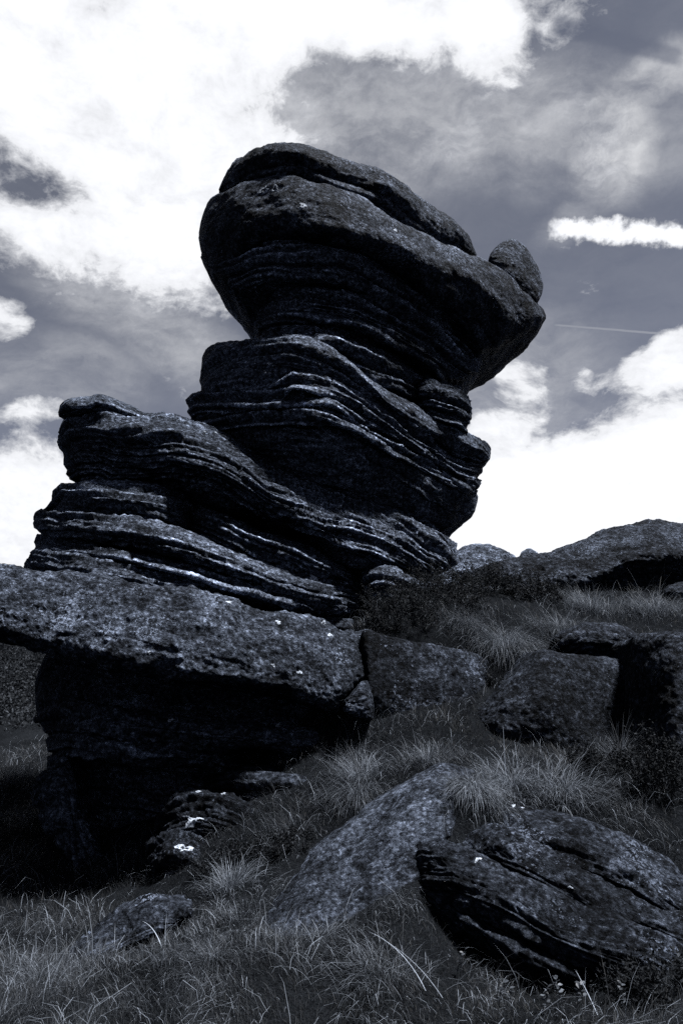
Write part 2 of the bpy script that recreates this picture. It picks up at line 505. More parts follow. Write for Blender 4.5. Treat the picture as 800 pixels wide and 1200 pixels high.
# ---------------------------------------------------------------- rock layers
BOUNDS = {}
def strata(s, x, seed):
    """Beds with sloping shoulders and sharp undercuts; s runs down through the beds."""
    if seed not in BOUNDS:
        r = np.random.default_rng(seed)
        BOUNDS[seed] = np.concatenate([[-40.0], -40 + np.cumsum(r.choice([0.35, 0.6, 1.0, 1.9], 160) * r.uniform(0.8, 1.2, 160))])
    B = BOUNDS[seed]
    k = np.clip(np.searchsorted(B, s) - 1, 0, len(B) - 2)
    th = B[k + 1] - B[k]
    f = np.clip((s - B[k]) / th, 0, 1)
    q = np.stack([x * 0.9, k * 7.31 + seed, np.zeros_like(x)], -1)
    r = perlin(q)
    # upright joints: every bed is broken into blocks that stand a little proud of each other
    ln = 0.35 + 0.9 * np.abs(np.sin(k * 12.9898 + seed))
    xj = x / ln + np.sin(k * 78.233 + seed) * 43.7
    jb = np.floor(xj)
    hsh = np.sin(jb * 127.1 + k * 311.7 + seed * 1.7) * 43758.5453
    blk = (hsh - np.floor(hsh)) - 0.5
    fx = np.abs(xj - jb - 0.5) * 2
    crack = np.clip((fx - (1 - 0.035 / ln)) * ln / 0.035, 0, 1) * (np.abs(blk) > 0.22)
    amp = np.clip(0.75 + 0.9 * perlin(q * [1.3, 1, 1] + [3, 0.37, 9.2]), 0.12, 1.5)
    turn = 0.74 + 0.16 * perlin(q * [1.7, 1, 1] + [8, 0.7, 4.2])
    p = np.where(f < turn, (f / turn) ** 0.75, 1 - ((f - turn) / (1 - turn)) ** 1.5)
    return (2 * p - 1) * amp * np.minimum(th, 1.1) + 0.55 * r + 0.75 * blk - 0.5 * crack

def _grit(P, S, seed, bedded, zsq):
    """Small broken relief; on bedded rock it is drawn out along the beds."""
    if bedded:
        B = np.stack([P[..., 0] * 4.5, P[..., 1] * 4.5, S * 1.6], -1)
        return 1.3 * fbm(B + seed, 3) + 0.75 * fbm(P * [16, 16, 24] + seed, 3)
    return 1.5 * fbm(P * [6.5, 6.5, 6.5 * zsq] + seed, 3) + 1.0 * fbm(P * [17, 17, 17 * zsq] + seed, 3)

def layer(name, parent, mat, top, bot, Y, T=2.0, lean=0.15, under=0.12, vf=0.6, bed=14.0, bamp=0.035,
          lump=0.05, grit=0.012, seed=1, step=2.0, rowstep=1.5, zsq=2.2, ends=2.6, rnd=0.10, topback=0.05, follow='top', big=1.4, label=None):
    """One bed of rock: its front is traced top and bottom edge at true depth Y, it runs back T metres."""
    x0 = min(q[0] for q in top); x1 = max(q[0] for q in top)
    nu = max(14, int((x1 - x0) / step))
    e = 0.5 - 0.5 * np.cos(np.linspace(0, np.pi, nu))
    u = 0.35 * e + 0.65 * np.linspace(0, 1, nu)
    u[0], u[-1] = 0, 1
    px = x0 + u * (x1 - x0)
    tp = pchip(top, px); bt = pchip(bot, px)
    bt = np.maximum(bt, tp + 0.6)
    Yf = pchip(Y, px) if isinstance(Y, (list, tuple)) else np.full_like(px, Y)
    VF = pchip(vf, px) if isinstance(vf, (list, tuple)) else np.full_like(px, vf)
    VF = np.clip(VF, 0.08, 0.94)
    t = np.clip(1 - np.abs(2 * u - 1) ** ends, 0, 1) ** (1 / 2.0)
    t = np.maximum(t, 0.02)
    hmax = float((bt - tp).max())
    nf = max(10, int(hmax / rowstep))
    v = np.linspace(0, 1, nf)
    V2 = v[None, :]; vfc = VF[:, None]
    up_ = np.clip(1 - V2 / vfc, 0, 1); dn = np.clip((V2 - vfc) / (1 - vfc), 0, 1)
    off = lean * up_ ** 1.8 + under * dn ** 1.6
    off = off + rnd * (1 - np.sqrt(np.clip(1 - np.abs(2 * V2 - 1) ** 9, 0, 1)))
    py = tp[:, None] + (bt - tp)[:, None] * V2
    yfr = (Yf + T / 2 * (1 - t))[:, None] + off * (0.25 + 0.75 * t[:, None])
    front = at(px[:, None], py, yfr)                       # (nu, nf, 3)
    backy = (Yf + T / 2 * (1 + t))
    nb = 5
    ft = front[:, 0]; fb = front[:, -1]
    def lerp_rows(a, b, n, dz):
        k = np.linspace(0, 1, n + 2)[1:-1]
        P = a[:, None] * (1 - k)[None, :, None] + b[:, None] * k[None, :, None]
        P[..., 2] += dz * np.sin(np.pi * k)[None]
        return P
    bk_t = ft.copy(); bk_t[:, 1] = np.maximum(backy, ft[:, 1] + 0.02); bk_t[:, 2] -= topback
    bk_b = fb.copy(); bk_b[:, 1] = np.maximum(backy, fb[:, 1] + 0.02)
    bot_rows = lerp_rows(fb, bk_b, nb, 0)
    back_rows = lerp_rows(bk_b, bk_t, 3, 0)
    top_rows = lerp_rows(bk_t, ft, nb, 0.0)
    P = np.concatenate([front, bot_rows, bk_b[:, None], back_rows, bk_t[:, None], top_rows], 1)
    nr = P.shape[1]
    # outward normals of the undisplaced shell
    du = np.gradient(P, axis=0)
    dw = (np.roll(P, -1, 1) - np.roll(P, 1, 1))
    N = np.cross(dw, du)
    N /= np.linalg.norm(N, axis=-1, keepdims=True) + 1e-9
    ctr = P.mean(1, keepdims=True)
    sgn = np.sign(((P - ctr) * N).sum(-1).mean())
    N *= sgn
    endk = np.clip(np.minimum(u, 1 - u) / 0.04, 0.0, 1)[:, None]
    # the bed coordinate runs down the face and on round the underside
    rowpy = np.concatenate([py, np.repeat(py[:, -1:], nr - nf, 1)], 1)
    wf = np.zeros((1, nr)); wf[:, :nf] = 1
    wf[:, nf:nf + nb] = np.linspace(1, 0, nb); wf[:, nr - nb:] = np.linspace(0, 1, nb)
    ref = tp[:, None] if follow == 'top' else (bt[:, None] if follow == 'bot' else (tp + (bt - tp) * 0.5)[:, None])
    S = (rowpy - ref) / bed
    Q = P * np.array([1, 1, zsq])
    if bamp > 0:
        S = S + 0.42 * perlin(P * [0.7, 0.7, 0.3] + seed) + 0.12 * perlin(P * [2.6, 2.6, 1.0] + seed * 3)
        xl = P[..., 0] + 0.6 * P[..., 1]
        LC = np.stack([xl * 0.40, S * 1.15, np.full_like(S, seed * 0.37)], -1)
        lens = 1.0 * perlin(LC) + 0.7 * perlin(LC * [2.4, 2.3, 1] + 5.1) + 0.45 * perlin(LC * [6.0, 4.6, 1] + 8.3)
        zone = np.clip(0.55 + 1.2 * perlin(np.stack([xl * 0.6, S * 0.33, np.full_like(S, 4.4 + seed)], -1)), 0.15, 1.1)
        fine = strata(S * 2.9 + 1.7 + 0.3 * lens, xl * 1.1, seed + 1000) if bed < 26 else 0.0
        d = bamp * (1.25 * strata(S + 0.15 * lens, xl * 0.6, seed) + 0.8 * lens + 0.55 * zone * fine) * wf
    else:
        d = np.zeros(P.shape[:2])
    d = d + lump * fbm(Q * big / 1.4 * 1.3 + seed * 2.7, 3) + grit * _grit(P, S, seed, bamp > 0 and bed < 26, zsq)
    P = P + N * (d * (0.35 + 0.65 * endk))[..., None]
    nuv = P.shape[0]
    ids = np.arange(nuv * nr).reshape(nuv, nr)
    a, b = ids[:-1], ids[1:]
    F = np.stack([a, np.roll(a, -1, 1), np.roll(b, -1, 1), b], -1).reshape(-1, 4)
    # close both ends
    V = P.reshape(-1, 3)
    c0 = V[ids[0]].mean(0); c1 = V[ids[-1]].mean(0)
    V = np.vstack([V, c0, c1])
    i0, i1 = len(V) - 2, len(V) - 1
    tri = []
    e0 = np.stack([np.full(nr, i0), np.roll(ids[0], -1), ids[0], np.full(nr, i0)], -1)
    e1 = np.stack([np.full(nr, i1), ids[-1], np.roll(ids[-1], -1), np.full(nr, i1)], -1)
    F3 = np.vstack([F[:, [0, 1, 2]], F[:, [0, 2, 3]], e0[:, :3], e1[:, :3]])
    A_, B_, C_ = V[F3[:, 0]], V[F3[:, 1]], V[F3[:, 2]]
    if (np.cross(B_ - A_, C_ - A_) * (A_ - V.mean(0))).sum() < 0: F3 = F3[:, ::-1]      # faces look outwards
    o = link_mesh(name, V, F3, mat, parent)
    ROCKS.append((V, F3))
    if label: o['label'] = label
    return o
ROCKS = []

def base_of(pxc, pyc, Y):
    p = at(pxc, pyc, Y); return Vector((float(p[0]), float(p[1]) + 0.8, float(p[2])))

# ---- the tower -------------------------------------------------------------
tower = empty('rock_tower', base_of(400, 640, 8.6),
              'tall dark weathered gritstone pillar with overhanging anvil-shaped cap against the sky', 'rock formation')
YC = [(230, 8.15), (345, 7.85), (640, 9.7)]
YN = [(280, 8.5), (345, 8.25), (570, 9.6)]
YM = [(215, 8.25), (345, 7.95), (575, 9.75)]

layer('crown_slab', tower, M_CAP,
      [(257, 221), (260, 213), (265, 203), (280, 185), (300, 172), (325, 165), (350, 167), (380, 176), (420, 190), (460, 207), (490, 227), (515, 246), (535, 262), (550, 278), (558, 297)],
      [(257, 223), (262, 218), (280, 211), (300, 207), (340, 196), (350, 198), (365, 205), (385, 212), (420, 222), (445, 231), (470, 252), (500, 271), (540, 290), (558, 300)],
      [(257, 8.45), (345, 8.1), (558, 9.5)], T=2.2, lean=0.16, under=0.12, vf=0.5, bed=26, bamp=0.024, lump=0.09, grit=0.014, seed=3, zsq=1.5)
layer('thin_layer', tower, M_CAP,
      [(262, 215), (272, 209), (300, 201), (335, 194), (347, 194), (365, 201), (390, 211), (420, 220), (445, 229), (470, 249), (500, 268), (530, 283), (550, 296)],
      [(262, 222), (280, 220), (300, 215), (340, 209), (365, 219), (400, 228), (430, 238), (470, 264), (510, 285), (550, 302)],
      [(262, 8.5), (345, 8.12), (550, 9.52)], T=2.0, lean=0.10, under=0.06, vf=0.35, bed=20.3, bamp=0.023, lump=0.03, grit=0.012, seed=5)
layer('cap_rock', tower, M_CAP,
      [(233, 272), (235, 256), (240, 240), (250, 228), (265, 221), (300, 212), (330, 206), (345, 205), (365, 215), (400, 224), (420, 229), (440, 242), (470, 262), (510, 281), (555, 299), (600, 327), (625, 350), (636, 362), (639, 370)],
      [(233, 278), (236, 296), (246, 310), (262, 318), (282, 312), (320, 296), (345, 294), (400, 303), (440, 316), (480, 338), (520, 368), (550, 398), (566, 411), (580, 408), (600, 399), (620, 390), (634, 382), (639, 373)],
      YC, T=2.6, lean=0.16, under=0.55, vf=[(233, 0.5), (300, 0.45), (345, 0.6), (430, 0.5), (520, 0.30), (600, 0.42), (640, 0.5)],
      bed=60, bamp=0.014, lump=0.11, grit=0.010, seed=8, zsq=1.4, rnd=0.16)
layer('neck_layer', tower, M_TOWER,
      [(236, 297), (250, 300), (270, 296), (284, 289), (320, 277), (345, 281), (400, 291), (440, 304), (470, 318), (500, 337), (540, 362), (562, 392), (568, 408)],
      [(236, 301), (252, 319), (270, 330), (288, 342), (320, 336), (360, 332), (400, 342), (440, 354), (480, 377), (520, 402), (550, 426), (562, 425), (568, 412)],
      [(236, 8.65), (284, 8.3), (345, 8.05), (568, 9.6)], T=2.2, lean=0.12, under=0.20, vf=0.4, bed=24.6, bamp=0.044, lump=0.035, grit=0.016, seed=11)
layer('neck_layer', tower, M_TOWER,
      [(286, 335), (300, 330), (335, 322), (390, 325), (430, 334), (470, 352), (520, 387), (552, 417), (566, 419)],
      [(286, 339), (297, 368), (306, 388), (312, 392), (340, 388), (375, 378), (400, 386), (430, 398), (470, 412), (500, 432), (525, 443), (545, 445), (560, 435), (566, 423)],
      [(286, 8.65), (345, 8.2), (566, 9.65)], T=2.0, lean=0.14, under=0.12, vf=0.55, bed=17.4, bamp=0.052, lump=0.028, grit=0.018, seed=13)
layer('neck_layer', tower, M_TOWER,
      [(303, 396), (305, 391), (314, 387), (345, 382), (375, 371), (400, 379), (440, 393), (470, 404), (495, 420), (503, 434)],
      [(303, 398), (320, 402), (345, 404), (370, 408), (400, 422), (440, 452), (470, 470), (490, 475), (503, 445)],
      [(303, 8.62), (345, 8.22), (503, 9.2)], T=2.0, lean=0.22, under=0.06, vf=0.75, bed=14.5, bamp=0.047, lump=0.028, grit=0.022, seed=17, step=1.7, rowstep=1.2)
layer('neck_layer', tower, M_TOWER,
      [(484, 446), (490, 438), (503, 434), (520, 440), (538, 447), (546, 457), (551, 469)],
      [(484, 470), (500, 492), (520, 506), (540, 510), (548, 500), (549, 482), (551, 473)],
      [(484, 9.05), (551, 9.6)], T=1.6, lean=0.22, under=0.12, vf=0.5, bed=14.5, bamp=0.039, lump=0.028, grit=0.02, seed=19, step=1.5, rowstep=1.2)
layer('shelf_layer', tower, M_TOWER,
      [(235, 436), (237, 418), (242, 408), (252, 402), (270, 398), (300, 397), (345, 394), (370, 398), (400, 414), (440, 444), (480, 469), (520, 497), (550, 510), (568, 518), (574, 526)],
      [(235, 448), (238, 458), (262, 458), (300, 453), (330, 442), (350, 434), (380, 440), (420, 458), (460, 484), (500, 511), (540, 536), (566, 542), (574, 532)],
      YM, T=2.5, lean=[0.10][0], under=0.05, vf=0.5, bed=21.8, bamp=0.039, lump=0.028, grit=0.016, seed=23, step=1.7, rowstep=1.3)
layer('shelf_layer', tower, M_TOWER,
      [(240, 455), (300, 447), (330, 434), (345, 426), (380, 431), (420, 449), (460, 477), (500, 505), (540, 531), (565, 541)],
      [(240, 462), (280, 462), (330, 460), (370, 462), (400, 468), (440, 492), (480, 520), (520, 545), (550, 562), (565, 552)],
      [(240, 8.32), (345, 7.92), (565, 9.72)], T=2.3, lean=0.16, under=0.03, vf=0.7, bed=14.5, bamp=0.047, lump=0.028, grit=0.022, seed=29, step=1.6, rowstep=1.2)
layer('shelf_layer', tower, M_TOWER,
      [(218, 468), (222, 463), (238, 456), (280, 451), (330, 451), (380, 453), (400, 459), (440, 484), (480, 512), (520, 538), (550, 555), (563, 562)],
      [(218, 471), (221, 480), (228, 489), (260, 484), (320, 481), (370, 482), (400, 486), (440, 504), (480, 527), (520, 555), (550, 573), (563, 566)],
      [(218, 8.3), (345, 7.95), (563, 9.72)], T=2.5, lean=0.16, under=0.05, vf=0.7, bed=15.9, bamp=0.044, lump=0.028, grit=0.022, seed=31, step=1.6, rowstep=1.2)
layer('shelf_layer', tower, M_TOWER,
      [(224, 486), (260, 480), (330, 475), (380, 477), (400, 483), (440, 501), (480, 524), (520, 549), (545, 562), (559, 574)],
      [(224, 494), (270, 506), (330, 502), (380, 500), (400, 506), (440, 524), (480, 546), (520, 566), (545, 577), (559, 578)],
      [(224, 8.42), (345, 7.97), (559, 9.72)], T=2.4, lean=0.15, under=0.05, vf=0.72, bed=14.5, bamp=0.042, lump=0.028, grit=0.022, seed=37, step=1.6, rowstep=1.2)
layer('undercut_layer', tower, M_TOWER,
      [(226, 491), (330, 494), (400, 500), (440, 520), (480, 541), (520, 561), (545, 570), (556, 575), (559, 582)],
      [(226, 520), (300, 555), (380, 585), (420, 596), (470, 608), (500, 616), (520, 618), (534, 614), (545, 606), (555, 600), (559, 588)],
      [(226, 8.5), (345, 8.05), (559, 9.8)], T=2.4, lean=0.0, under=0.62, vf=0.10, bed=24, bamp=0.018, lump=0.07, grit=0.02, seed=41, rnd=0.05)

# ---- the egg-shaped stone that balances on the tower's right end ----------------
layer('boulder', None, M_CAP,
      [(571, 310), (573, 300), (580, 290), (590, 283), (601, 280), (612, 287), (623, 301), (632, 318), (636, 333)],
      [(571, 313), (580, 322), (600, 338), (618, 350), (628, 353), (634, 346), (636, 337)],
      [(571, 9.85), (636, 10.35)], T=0.75, lean=0.10, under=0.08, vf=0.55, bed=34, bamp=0.003, lump=0.025, grit=0.007, seed=44, step=1.0, rowstep=1.0, rnd=0.12, ends=2.0)
egg = bpy.data.objects[-1] if False else [o for o in COL.objects if o.name == 'boulder'][0]
tag(egg, 'small egg-shaped stone perched on the right tip of the overhanging cap', 'boulder')

# ---- layered outcrop to the left of the tower -----------------------------------
outcrop = empty('layered_outcrop', base_of(280, 700, 7.4),
                'thick stack of thin tilted rock layers stepping up to the left of the pillar', 'rock formation')
layer('rock_layer', outcrop, M_STACK,
      [(69, 483), (72, 474), (80, 469), (95, 467), (105, 466), (114, 462), (125, 463), (140, 469), (155, 476), (170, 486), (178, 494)],
      [(69, 486), (76, 487), (95, 484), (112, 484), (130, 491), (150, 500), (170, 503), (178, 498)],
      [(69, 7.75), (178, 7.95)], T=1.3, lean=0.16, under=0.06, vf=0.6, bed=21.8, bamp=0.039, lump=0.028, grit=0.016, seed=51, step=1.6, rowstep=1.2)
layer('rock_layer', outcrop, M_STACK,
      [(70, 506), (73, 495), (80, 487), (95, 481), (118, 480), (140, 485), (175, 486), (200, 485), (225, 490), (250, 498), (285, 515), (320, 535), (360, 546), (400, 561), (440, 580), (480, 598), (512, 615), (530, 632), (536, 645)],
      [(70, 512), (73, 530), (78, 548), (86, 561), (120, 566), (160, 566), (200, 570), (240, 582), (290, 598), (340, 618), (380, 640), (420, 660), (460, 672), (500, 674), (525, 668), (536, 655)],
      [(70, 7.65), (120, 7.5), (250, 7.7), (536, 9.1)], T=2.6, lean=[0.62][0], under=0.34,
      vf=[(70, 0.2), (120, 0.22), (180, 0.42), (250, 0.55), (300, 0.68), (340, 0.76), (420, 0.8), (536, 0.8)],
      bed=15.9, bamp=0.047, lump=0.045, grit=0.024, seed=53, step=1.6, rowstep=1.15)
layer('rock_layer', outcrop, M_STACK,
      [(52, 596), (58, 585), (66, 573), (75, 566), (105, 566), (150, 567), (200, 574), (222, 583), (232, 594)],
      [(52, 599), (70, 603), (100, 603), (150, 609), (190, 617), (222, 622), (232, 610)],
      [(52, 7.65), (120, 7.45), (232, 7.6)], T=2.2, lean=0.28, under=0.16, vf=0.42, bed=18.8, bamp=0.034, lump=0.035, grit=0.022, seed=57, step=1.6, rowstep=1.2)
layer('rock_layer', outcrop, M_STACK,
      [(220, 592), (224, 587), (250, 596), (300, 617), (350, 634), (400, 660), (418, 674), (422, 681)],
      [(220, 618), (240, 634), (280, 646), (320, 656), (360, 668), (400, 684), (418, 688), (422, 685)],
      [(220, 7.5), (422, 8.45)], T=2.2, lean=0.25, under=0.12, vf=0.5, bed=14.5, bamp=0.042, lump=0.035, grit=0.024, seed=59, step=1.6, rowstep=1.2)
layer('rock_layer', outcrop, M_STACK,
      [(40, 608), (43, 601), (50, 598), (80, 598), (120, 602), (160, 608), (200, 617), (250, 636), (300, 652), (340, 664), (380, 674), (415, 682), (436, 696)],
      [(40, 611), (44, 622), (60, 628), (100, 634), (140, 641), (200, 653), (250, 667), (300, 684), (350, 701), (400, 718), (425, 723), (436, 712)],
      [(40, 7.3), (120, 7.12), (250, 7.35), (436, 8.35)], T=2.4, lean=0.30, under=0.08, vf=0.72, bed=18.8, bamp=0.039, lump=0.035, grit=0.024, seed=61, step=1.6, rowstep=1.15)
layer('rock_layer', outcrop, M_STACK,
      [(41, 634), (44, 626), (70, 629), (120, 637), (180, 648), (240, 663), (290, 678), (340, 694), (390, 711), (425, 722)],
      [(41, 640), (46, 652), (80, 655), (140, 663), (200, 676), (250, 690), (300, 706), (350, 713), (400, 724), (425, 729)],
      [(41, 7.3), (120, 7.1), (250, 7.35), (425, 8.3)], T=2.4, lean=0.22, under=0.06, vf=0.7, bed=14.5, bamp=0.039, lump=0.028, grit=0.024, seed=67, step=1.6, rowstep=1.2)
layer('rock_layer', outcrop, M_STACK,
      [(29, 662), (33, 655), (42, 645), (80, 652), (140, 660), (200, 673), (250, 688), (285, 703), (300, 710)],
      [(29, 666), (60, 676), (100, 684), (150, 692), (200, 700), (250, 710), (285, 716), (300, 714)],
      [(29, 7.25), (120, 7.05), (300, 7.55)], T=2.4, lean=0.14, under=0.06, vf=0.65, bed=15.9, bamp=0.042, lump=0.028, grit=0.024, seed=71, step=1.6, rowstep=1.2)
layer('rock_layer', outcrop, M_BASE,
      [(300, 706), (360, 716), (420, 724), (470, 735)],
      [(300, 730), (360, 740), (420, 750), (470, 758)],
      [(300, 8.3), (470, 8.9)], T=1.6, lean=0.05, under=0.05, vf=0.5, bed=20.3, bamp=0.026, lump=0.04, seed=73)
layer('rock_layer', outcrop, M_STACK,
      [(424, 678), (430, 669), (445, 665), (470, 670), (490, 680), (505, 690)],
      [(424, 690), (440, 700), (470, 706), (495, 708), (505, 698)],
      [(424, 8.45), (505, 8.9)], T=1.4, lean=0.18, under=0.08, vf=0.5, bed=14.5, bamp=0.039, lump=0.028, grit=0.022, seed=79, step=1.5, rowstep=1.2)

layer('rock_layer', outcrop, M_BASE,
      [(436, 672), (450, 664), (490, 668), (525, 664), (548, 668), (556, 676)],
      [(436, 690), (460, 702), (500, 708), (540, 706), (556, 690)],
      [(436, 9.3), (556, 9.9)], T=1.2, lean=0.12, under=0.05, vf=0.5, bed=17.4, bamp=0.039, lump=0.05, grit=0.02, seed=81, step=1.6)

# ---- table slab with the cracked block beside it ---------------------------------
layer('rock_slab', None, M_SLAB,
      [(-90, 662), (-60, 656), (0, 662), (30, 667), (70, 667), (100, 673), (114, 670), (130, 677), (180, 687), (240, 694), (270, 704), (300, 714), (340, 719), (370, 722), (400, 734), (434, 740), (442, 748)],
      [(-90, 720), (-60, 738), (0, 748), (30, 757), (55, 766), (90, 772), (120, 780), (180, 792), (240, 801), (290, 806), (330, 813), (370, 830), (392, 834), (403, 818), (428, 798), (442, 786)],
      [(-90, 6.5), (0, 6.35), (180, 6.4), (300, 6.75), (431, 7.35)], T=2.6, lean=0.36, under=0.08, vf=[(-90, 0.85), (100, 0.85), (300, 0.88), (431, 0.85)],
      bed=48, bamp=0.008, lump=0.09, grit=0.020, seed=83, step=1.6, rowstep=1.2, zsq=1.3, big=1.6, rnd=0.07, ends=36)
slab = [o for o in COL.objects if o.name == 'rock_slab'][0]
tag(slab, 'long thick lichen-speckled slab jutting out to the left below the layered stack', 'rock slab')
layer('rock_wedge', None, M_SLAB,
      [(400, 824), (411, 812), (424, 797), (430, 798), (438, 828)],
      [(400, 831), (412, 838), (424, 842), (431, 844), (438, 840)],
      [(400, 7.0), (438, 7.1)], T=0.9, lean=0.06, under=0.03, vf=0.6, bed=40, bamp=0.0, lump=0.03, grit=0.014, seed=87, step=1.0, rowstep=1.0, rnd=0.05, ends=6)
tag([o for o in COL.objects if o.name == 'rock_wedge'][0], 'small triangular stone wedged in the crack at the right end of the long slab', 'stone')
layer('rock_block', None, M_FORE,
      [(422, 748), (426, 740), (455, 745), (500, 754), (530, 760), (555, 766), (575, 776)],
      [(422, 790), (430, 830), (445, 842), (480, 850), (520, 850), (560, 845), (575, 830)],
      [(433, 7.35), (575, 7.85)], T=1.6, lean=0.14, under=0.05, vf=0.75, bed=60, bamp=0.0, lump=0.05, grit=0.009, seed=89, step=1.5, rowstep=1.3, zsq=1.2, rnd=0.06, ends=26)
tag([o for o in COL.objects if o.name == 'rock_block'][0], 'squarish smooth block right of the crack, with grass at its right end', 'rock block')

# ---- dark undercut outcrop that carries the slab ---------------------------------
base = empty('base_outcrop', base_of(230, 1020, 7.2), 'dark recessed outcrop of rough ledges under the long slab, hollow at its foot', 'rock formation')
layer('rock_layer', base, M_BASE,
      [(42, 800), (48, 782), (58, 768), (100, 772), (200, 790), (300, 806), (360, 822), (400, 834), (420, 846)],
      [(42, 822), (48, 838), (100, 842), (200, 846), (300, 856), (360, 862), (400, 866), (420, 862)],
      [(42, 7.5), (420, 7.6)], T=2.2, lean=0.0, under=-0.0, vf=0.4, bed=20, bamp=0.02, lump=0.06, grit=0.02, seed=91)
layer('rock_layer', base, M_BASE,
      [(42, 842), (55, 833), (75, 826), (140, 831), (200, 841), (250, 848), (300, 853), (350, 858), (400, 862), (440, 870)],
      [(42, 846), (55, 858), (120, 866), (180, 870), (250, 878), (300, 876), (350, 884), (400, 888), (440, 884)],
      [(42, 7.35), (150, 6.95), (440, 7.2)], T=2.2, lean=0.30, under=0.16, vf=0.5, bed=14, bamp=0.026, lump=0.08, grit=0.024, seed=93, step=1.7, rowstep=1.2, big=2.2)
layer('rock_layer', base, M_BASE,
      [(54, 866), (62, 857), (80, 854), (120, 858), (145, 866), (170, 872), (215, 873), (255, 876), (280, 884)],
      [(54, 876), (70, 886), (120, 888), (150, 894), (200, 900), (255, 900), (280, 894)],
      [(54, 7.25), (150, 6.88), (280, 6.95)], T=2.2, lean=0.28, under=0.20, vf=0.45, bed=14, bamp=0.026, lump=0.08, grit=0.024, seed=97, step=1.7, rowstep=1.2, big=2.2)
layer('rock_layer', base, M_FORE,
      [(240, 905), (270, 898), (320, 900), (370, 908), (410, 914)],
      [(240, 925), (280, 945), (320, 955), (370, 950), (410, 938)],
      [(240, 6.95), (410, 6.85)], T=1.6, lean=0.22, under=0.10, vf=0.6, bed=14, bamp=0.026, lump=0.06, grit=0.02, seed=98, step=1.7)
layer('rock_layer', base, M_BASE,
      [(56, 885), (120, 886), (200, 894), (300, 905), (350, 915)],
      [(56, 960), (90, 1010), (140, 1045), (220, 1045), (300, 1010), (350, 960)],
      [(56, 7.9), (350, 7.7)], T=1.8, lean=-0.25, under=0.30, vf=0.5, bed=24, bamp=0.02, lump=0.08, grit=0.02, seed=101)

def loose(name, mat, label, cat, top, bot, Y, group=None, **kw):
    n0 = set(o.name for o in COL.objects)
    o = layer(name, None, mat, top, bot, Y, **kw)
    return tag(o, label, cat, group)

loose('boulder', M_BASE, 'narrow pale-edged stone leaning at the far left foot of the dark outcrop', 'boulder',
      [(38, 925), (45, 912), (60, 896), (75, 880), (82, 890), (90, 930), (110, 975), (118, 998)],
      [(38, 932), (48, 955), (60, 978), (75, 1002), (82, 1010), (90, 1015), (110, 1015), (118, 1010)],
      [(38, 7.4), (118, 7.1)], T=0.7, lean=0.22, under=0.05, vf=0.7, bed=30, bamp=0.02, lump=0.06, grit=0.02, seed=103, step=1.4)
loose('boulder', M_DULL, 'rounded stone with a blob of white lichen in the mouth of the dark hollow', 'boulder',
      [(182, 965), (190, 945), (210, 930), (240, 924), (270, 930), (300, 945), (318, 962)],
      [(182, 972), (200, 985), (230, 992), (270, 992), (300, 985), (318, 972)],
      [(182, 6.6), (318, 6.5)], T=0.8, lean=0.26, under=0.06, vf=0.75, bed=24, bamp=0.02, lump=0.07, grit=0.022, seed=107, step=1.3, rowstep=1.2, big=3)
loose('boulder', M_DULL, 'low stone with a white lichen ring just below the lichen-blotched rounded stone', 'boulder',
      [(172, 1000), (178, 988), (195, 976), (215, 973), (235, 978), (250, 990), (256, 1000)],
      [(172, 1008), (185, 1025), (215, 1036), (240, 1032), (256, 1012)],
      [(172, 6.4), (256, 6.3)], T=0.7, lean=0.24, under=0.06, vf=0.75, bed=24, bamp=0.02, lump=0.06, grit=0.022, seed=109, step=1.2, rowstep=1.1, big=3)
loose('boulder', M_SLAB, 'flat grey stone tilted on the grassy slope below the hollow', 'boulder',
      [(76, 1112), (85, 1105), (100, 1093), (120, 1078), (140, 1066), (165, 1056), (190, 1049), (210, 1050), (225, 1056)],
      [(76, 1116), (90, 1124), (120, 1126), (160, 1112), (190, 1096), (210, 1084), (225, 1070)],
      [(76, 4.95), (225, 5.1)], T=0.6, lean=0.35, under=0.02, vf=0.85, bed=16, bamp=0.012, lump=0.05, grit=0.016, seed=113, step=1.2, rowstep=1.2, big=3)

# ---- foreground boulders ----------------------------------------------------------
loose('whaleback_boulder', M_PALE, 'long low whaleback rock running diagonally down through the grass in the middle foreground', 'boulder',
      [(285, 1082), (310, 1060), (330, 1041), (350, 1020), (375, 997), (400, 975), (450, 935), (500, 905), (530, 893), (552, 892), (580, 905)],
      [(285, 1100), (320, 1120), (380, 1135), (430, 1130), (470, 1100), (500, 1050), (520, 1000), (540, 965), (560, 940), (580, 922)],
      [(285, 4.75), (340, 4.8), (400, 4.98), (470, 5.1), (580, 6.0)], T=1.4, ends=5, lean=0.85, under=0.02, vf=0.9, bed=14, bamp=0.006, lump=0.07, grit=0.010, seed=117, step=1.5, rowstep=1.4, zsq=1.0, big=2.4, rnd=0.04)
ridge = empty('ridged_boulder', base_of(640, 1120, 4.6), 'grooved boulder of parallel ridges sloping down to the right at lower right', 'boulder')
layer('rock_ridge', ridge, M_FORE,
      [(552, 978), (565, 962), (590, 946), (620, 945), (650, 950), (700, 966), (750, 990), (800, 1022), (850, 1050), (880, 1066)],
      [(552, 985), (580, 1000), (620, 1015), (680, 1040), (740, 1065), (800, 1085), (850, 1100), (880, 1095)],
      [(552, 5.45), (880, 5.0)], T=1.0, lean=0.44, under=0.05, vf=0.70, bed=13, bamp=0.010, lump=0.06, grit=0.022, seed=121, step=1.6, rowstep=1.3, big=2.4)
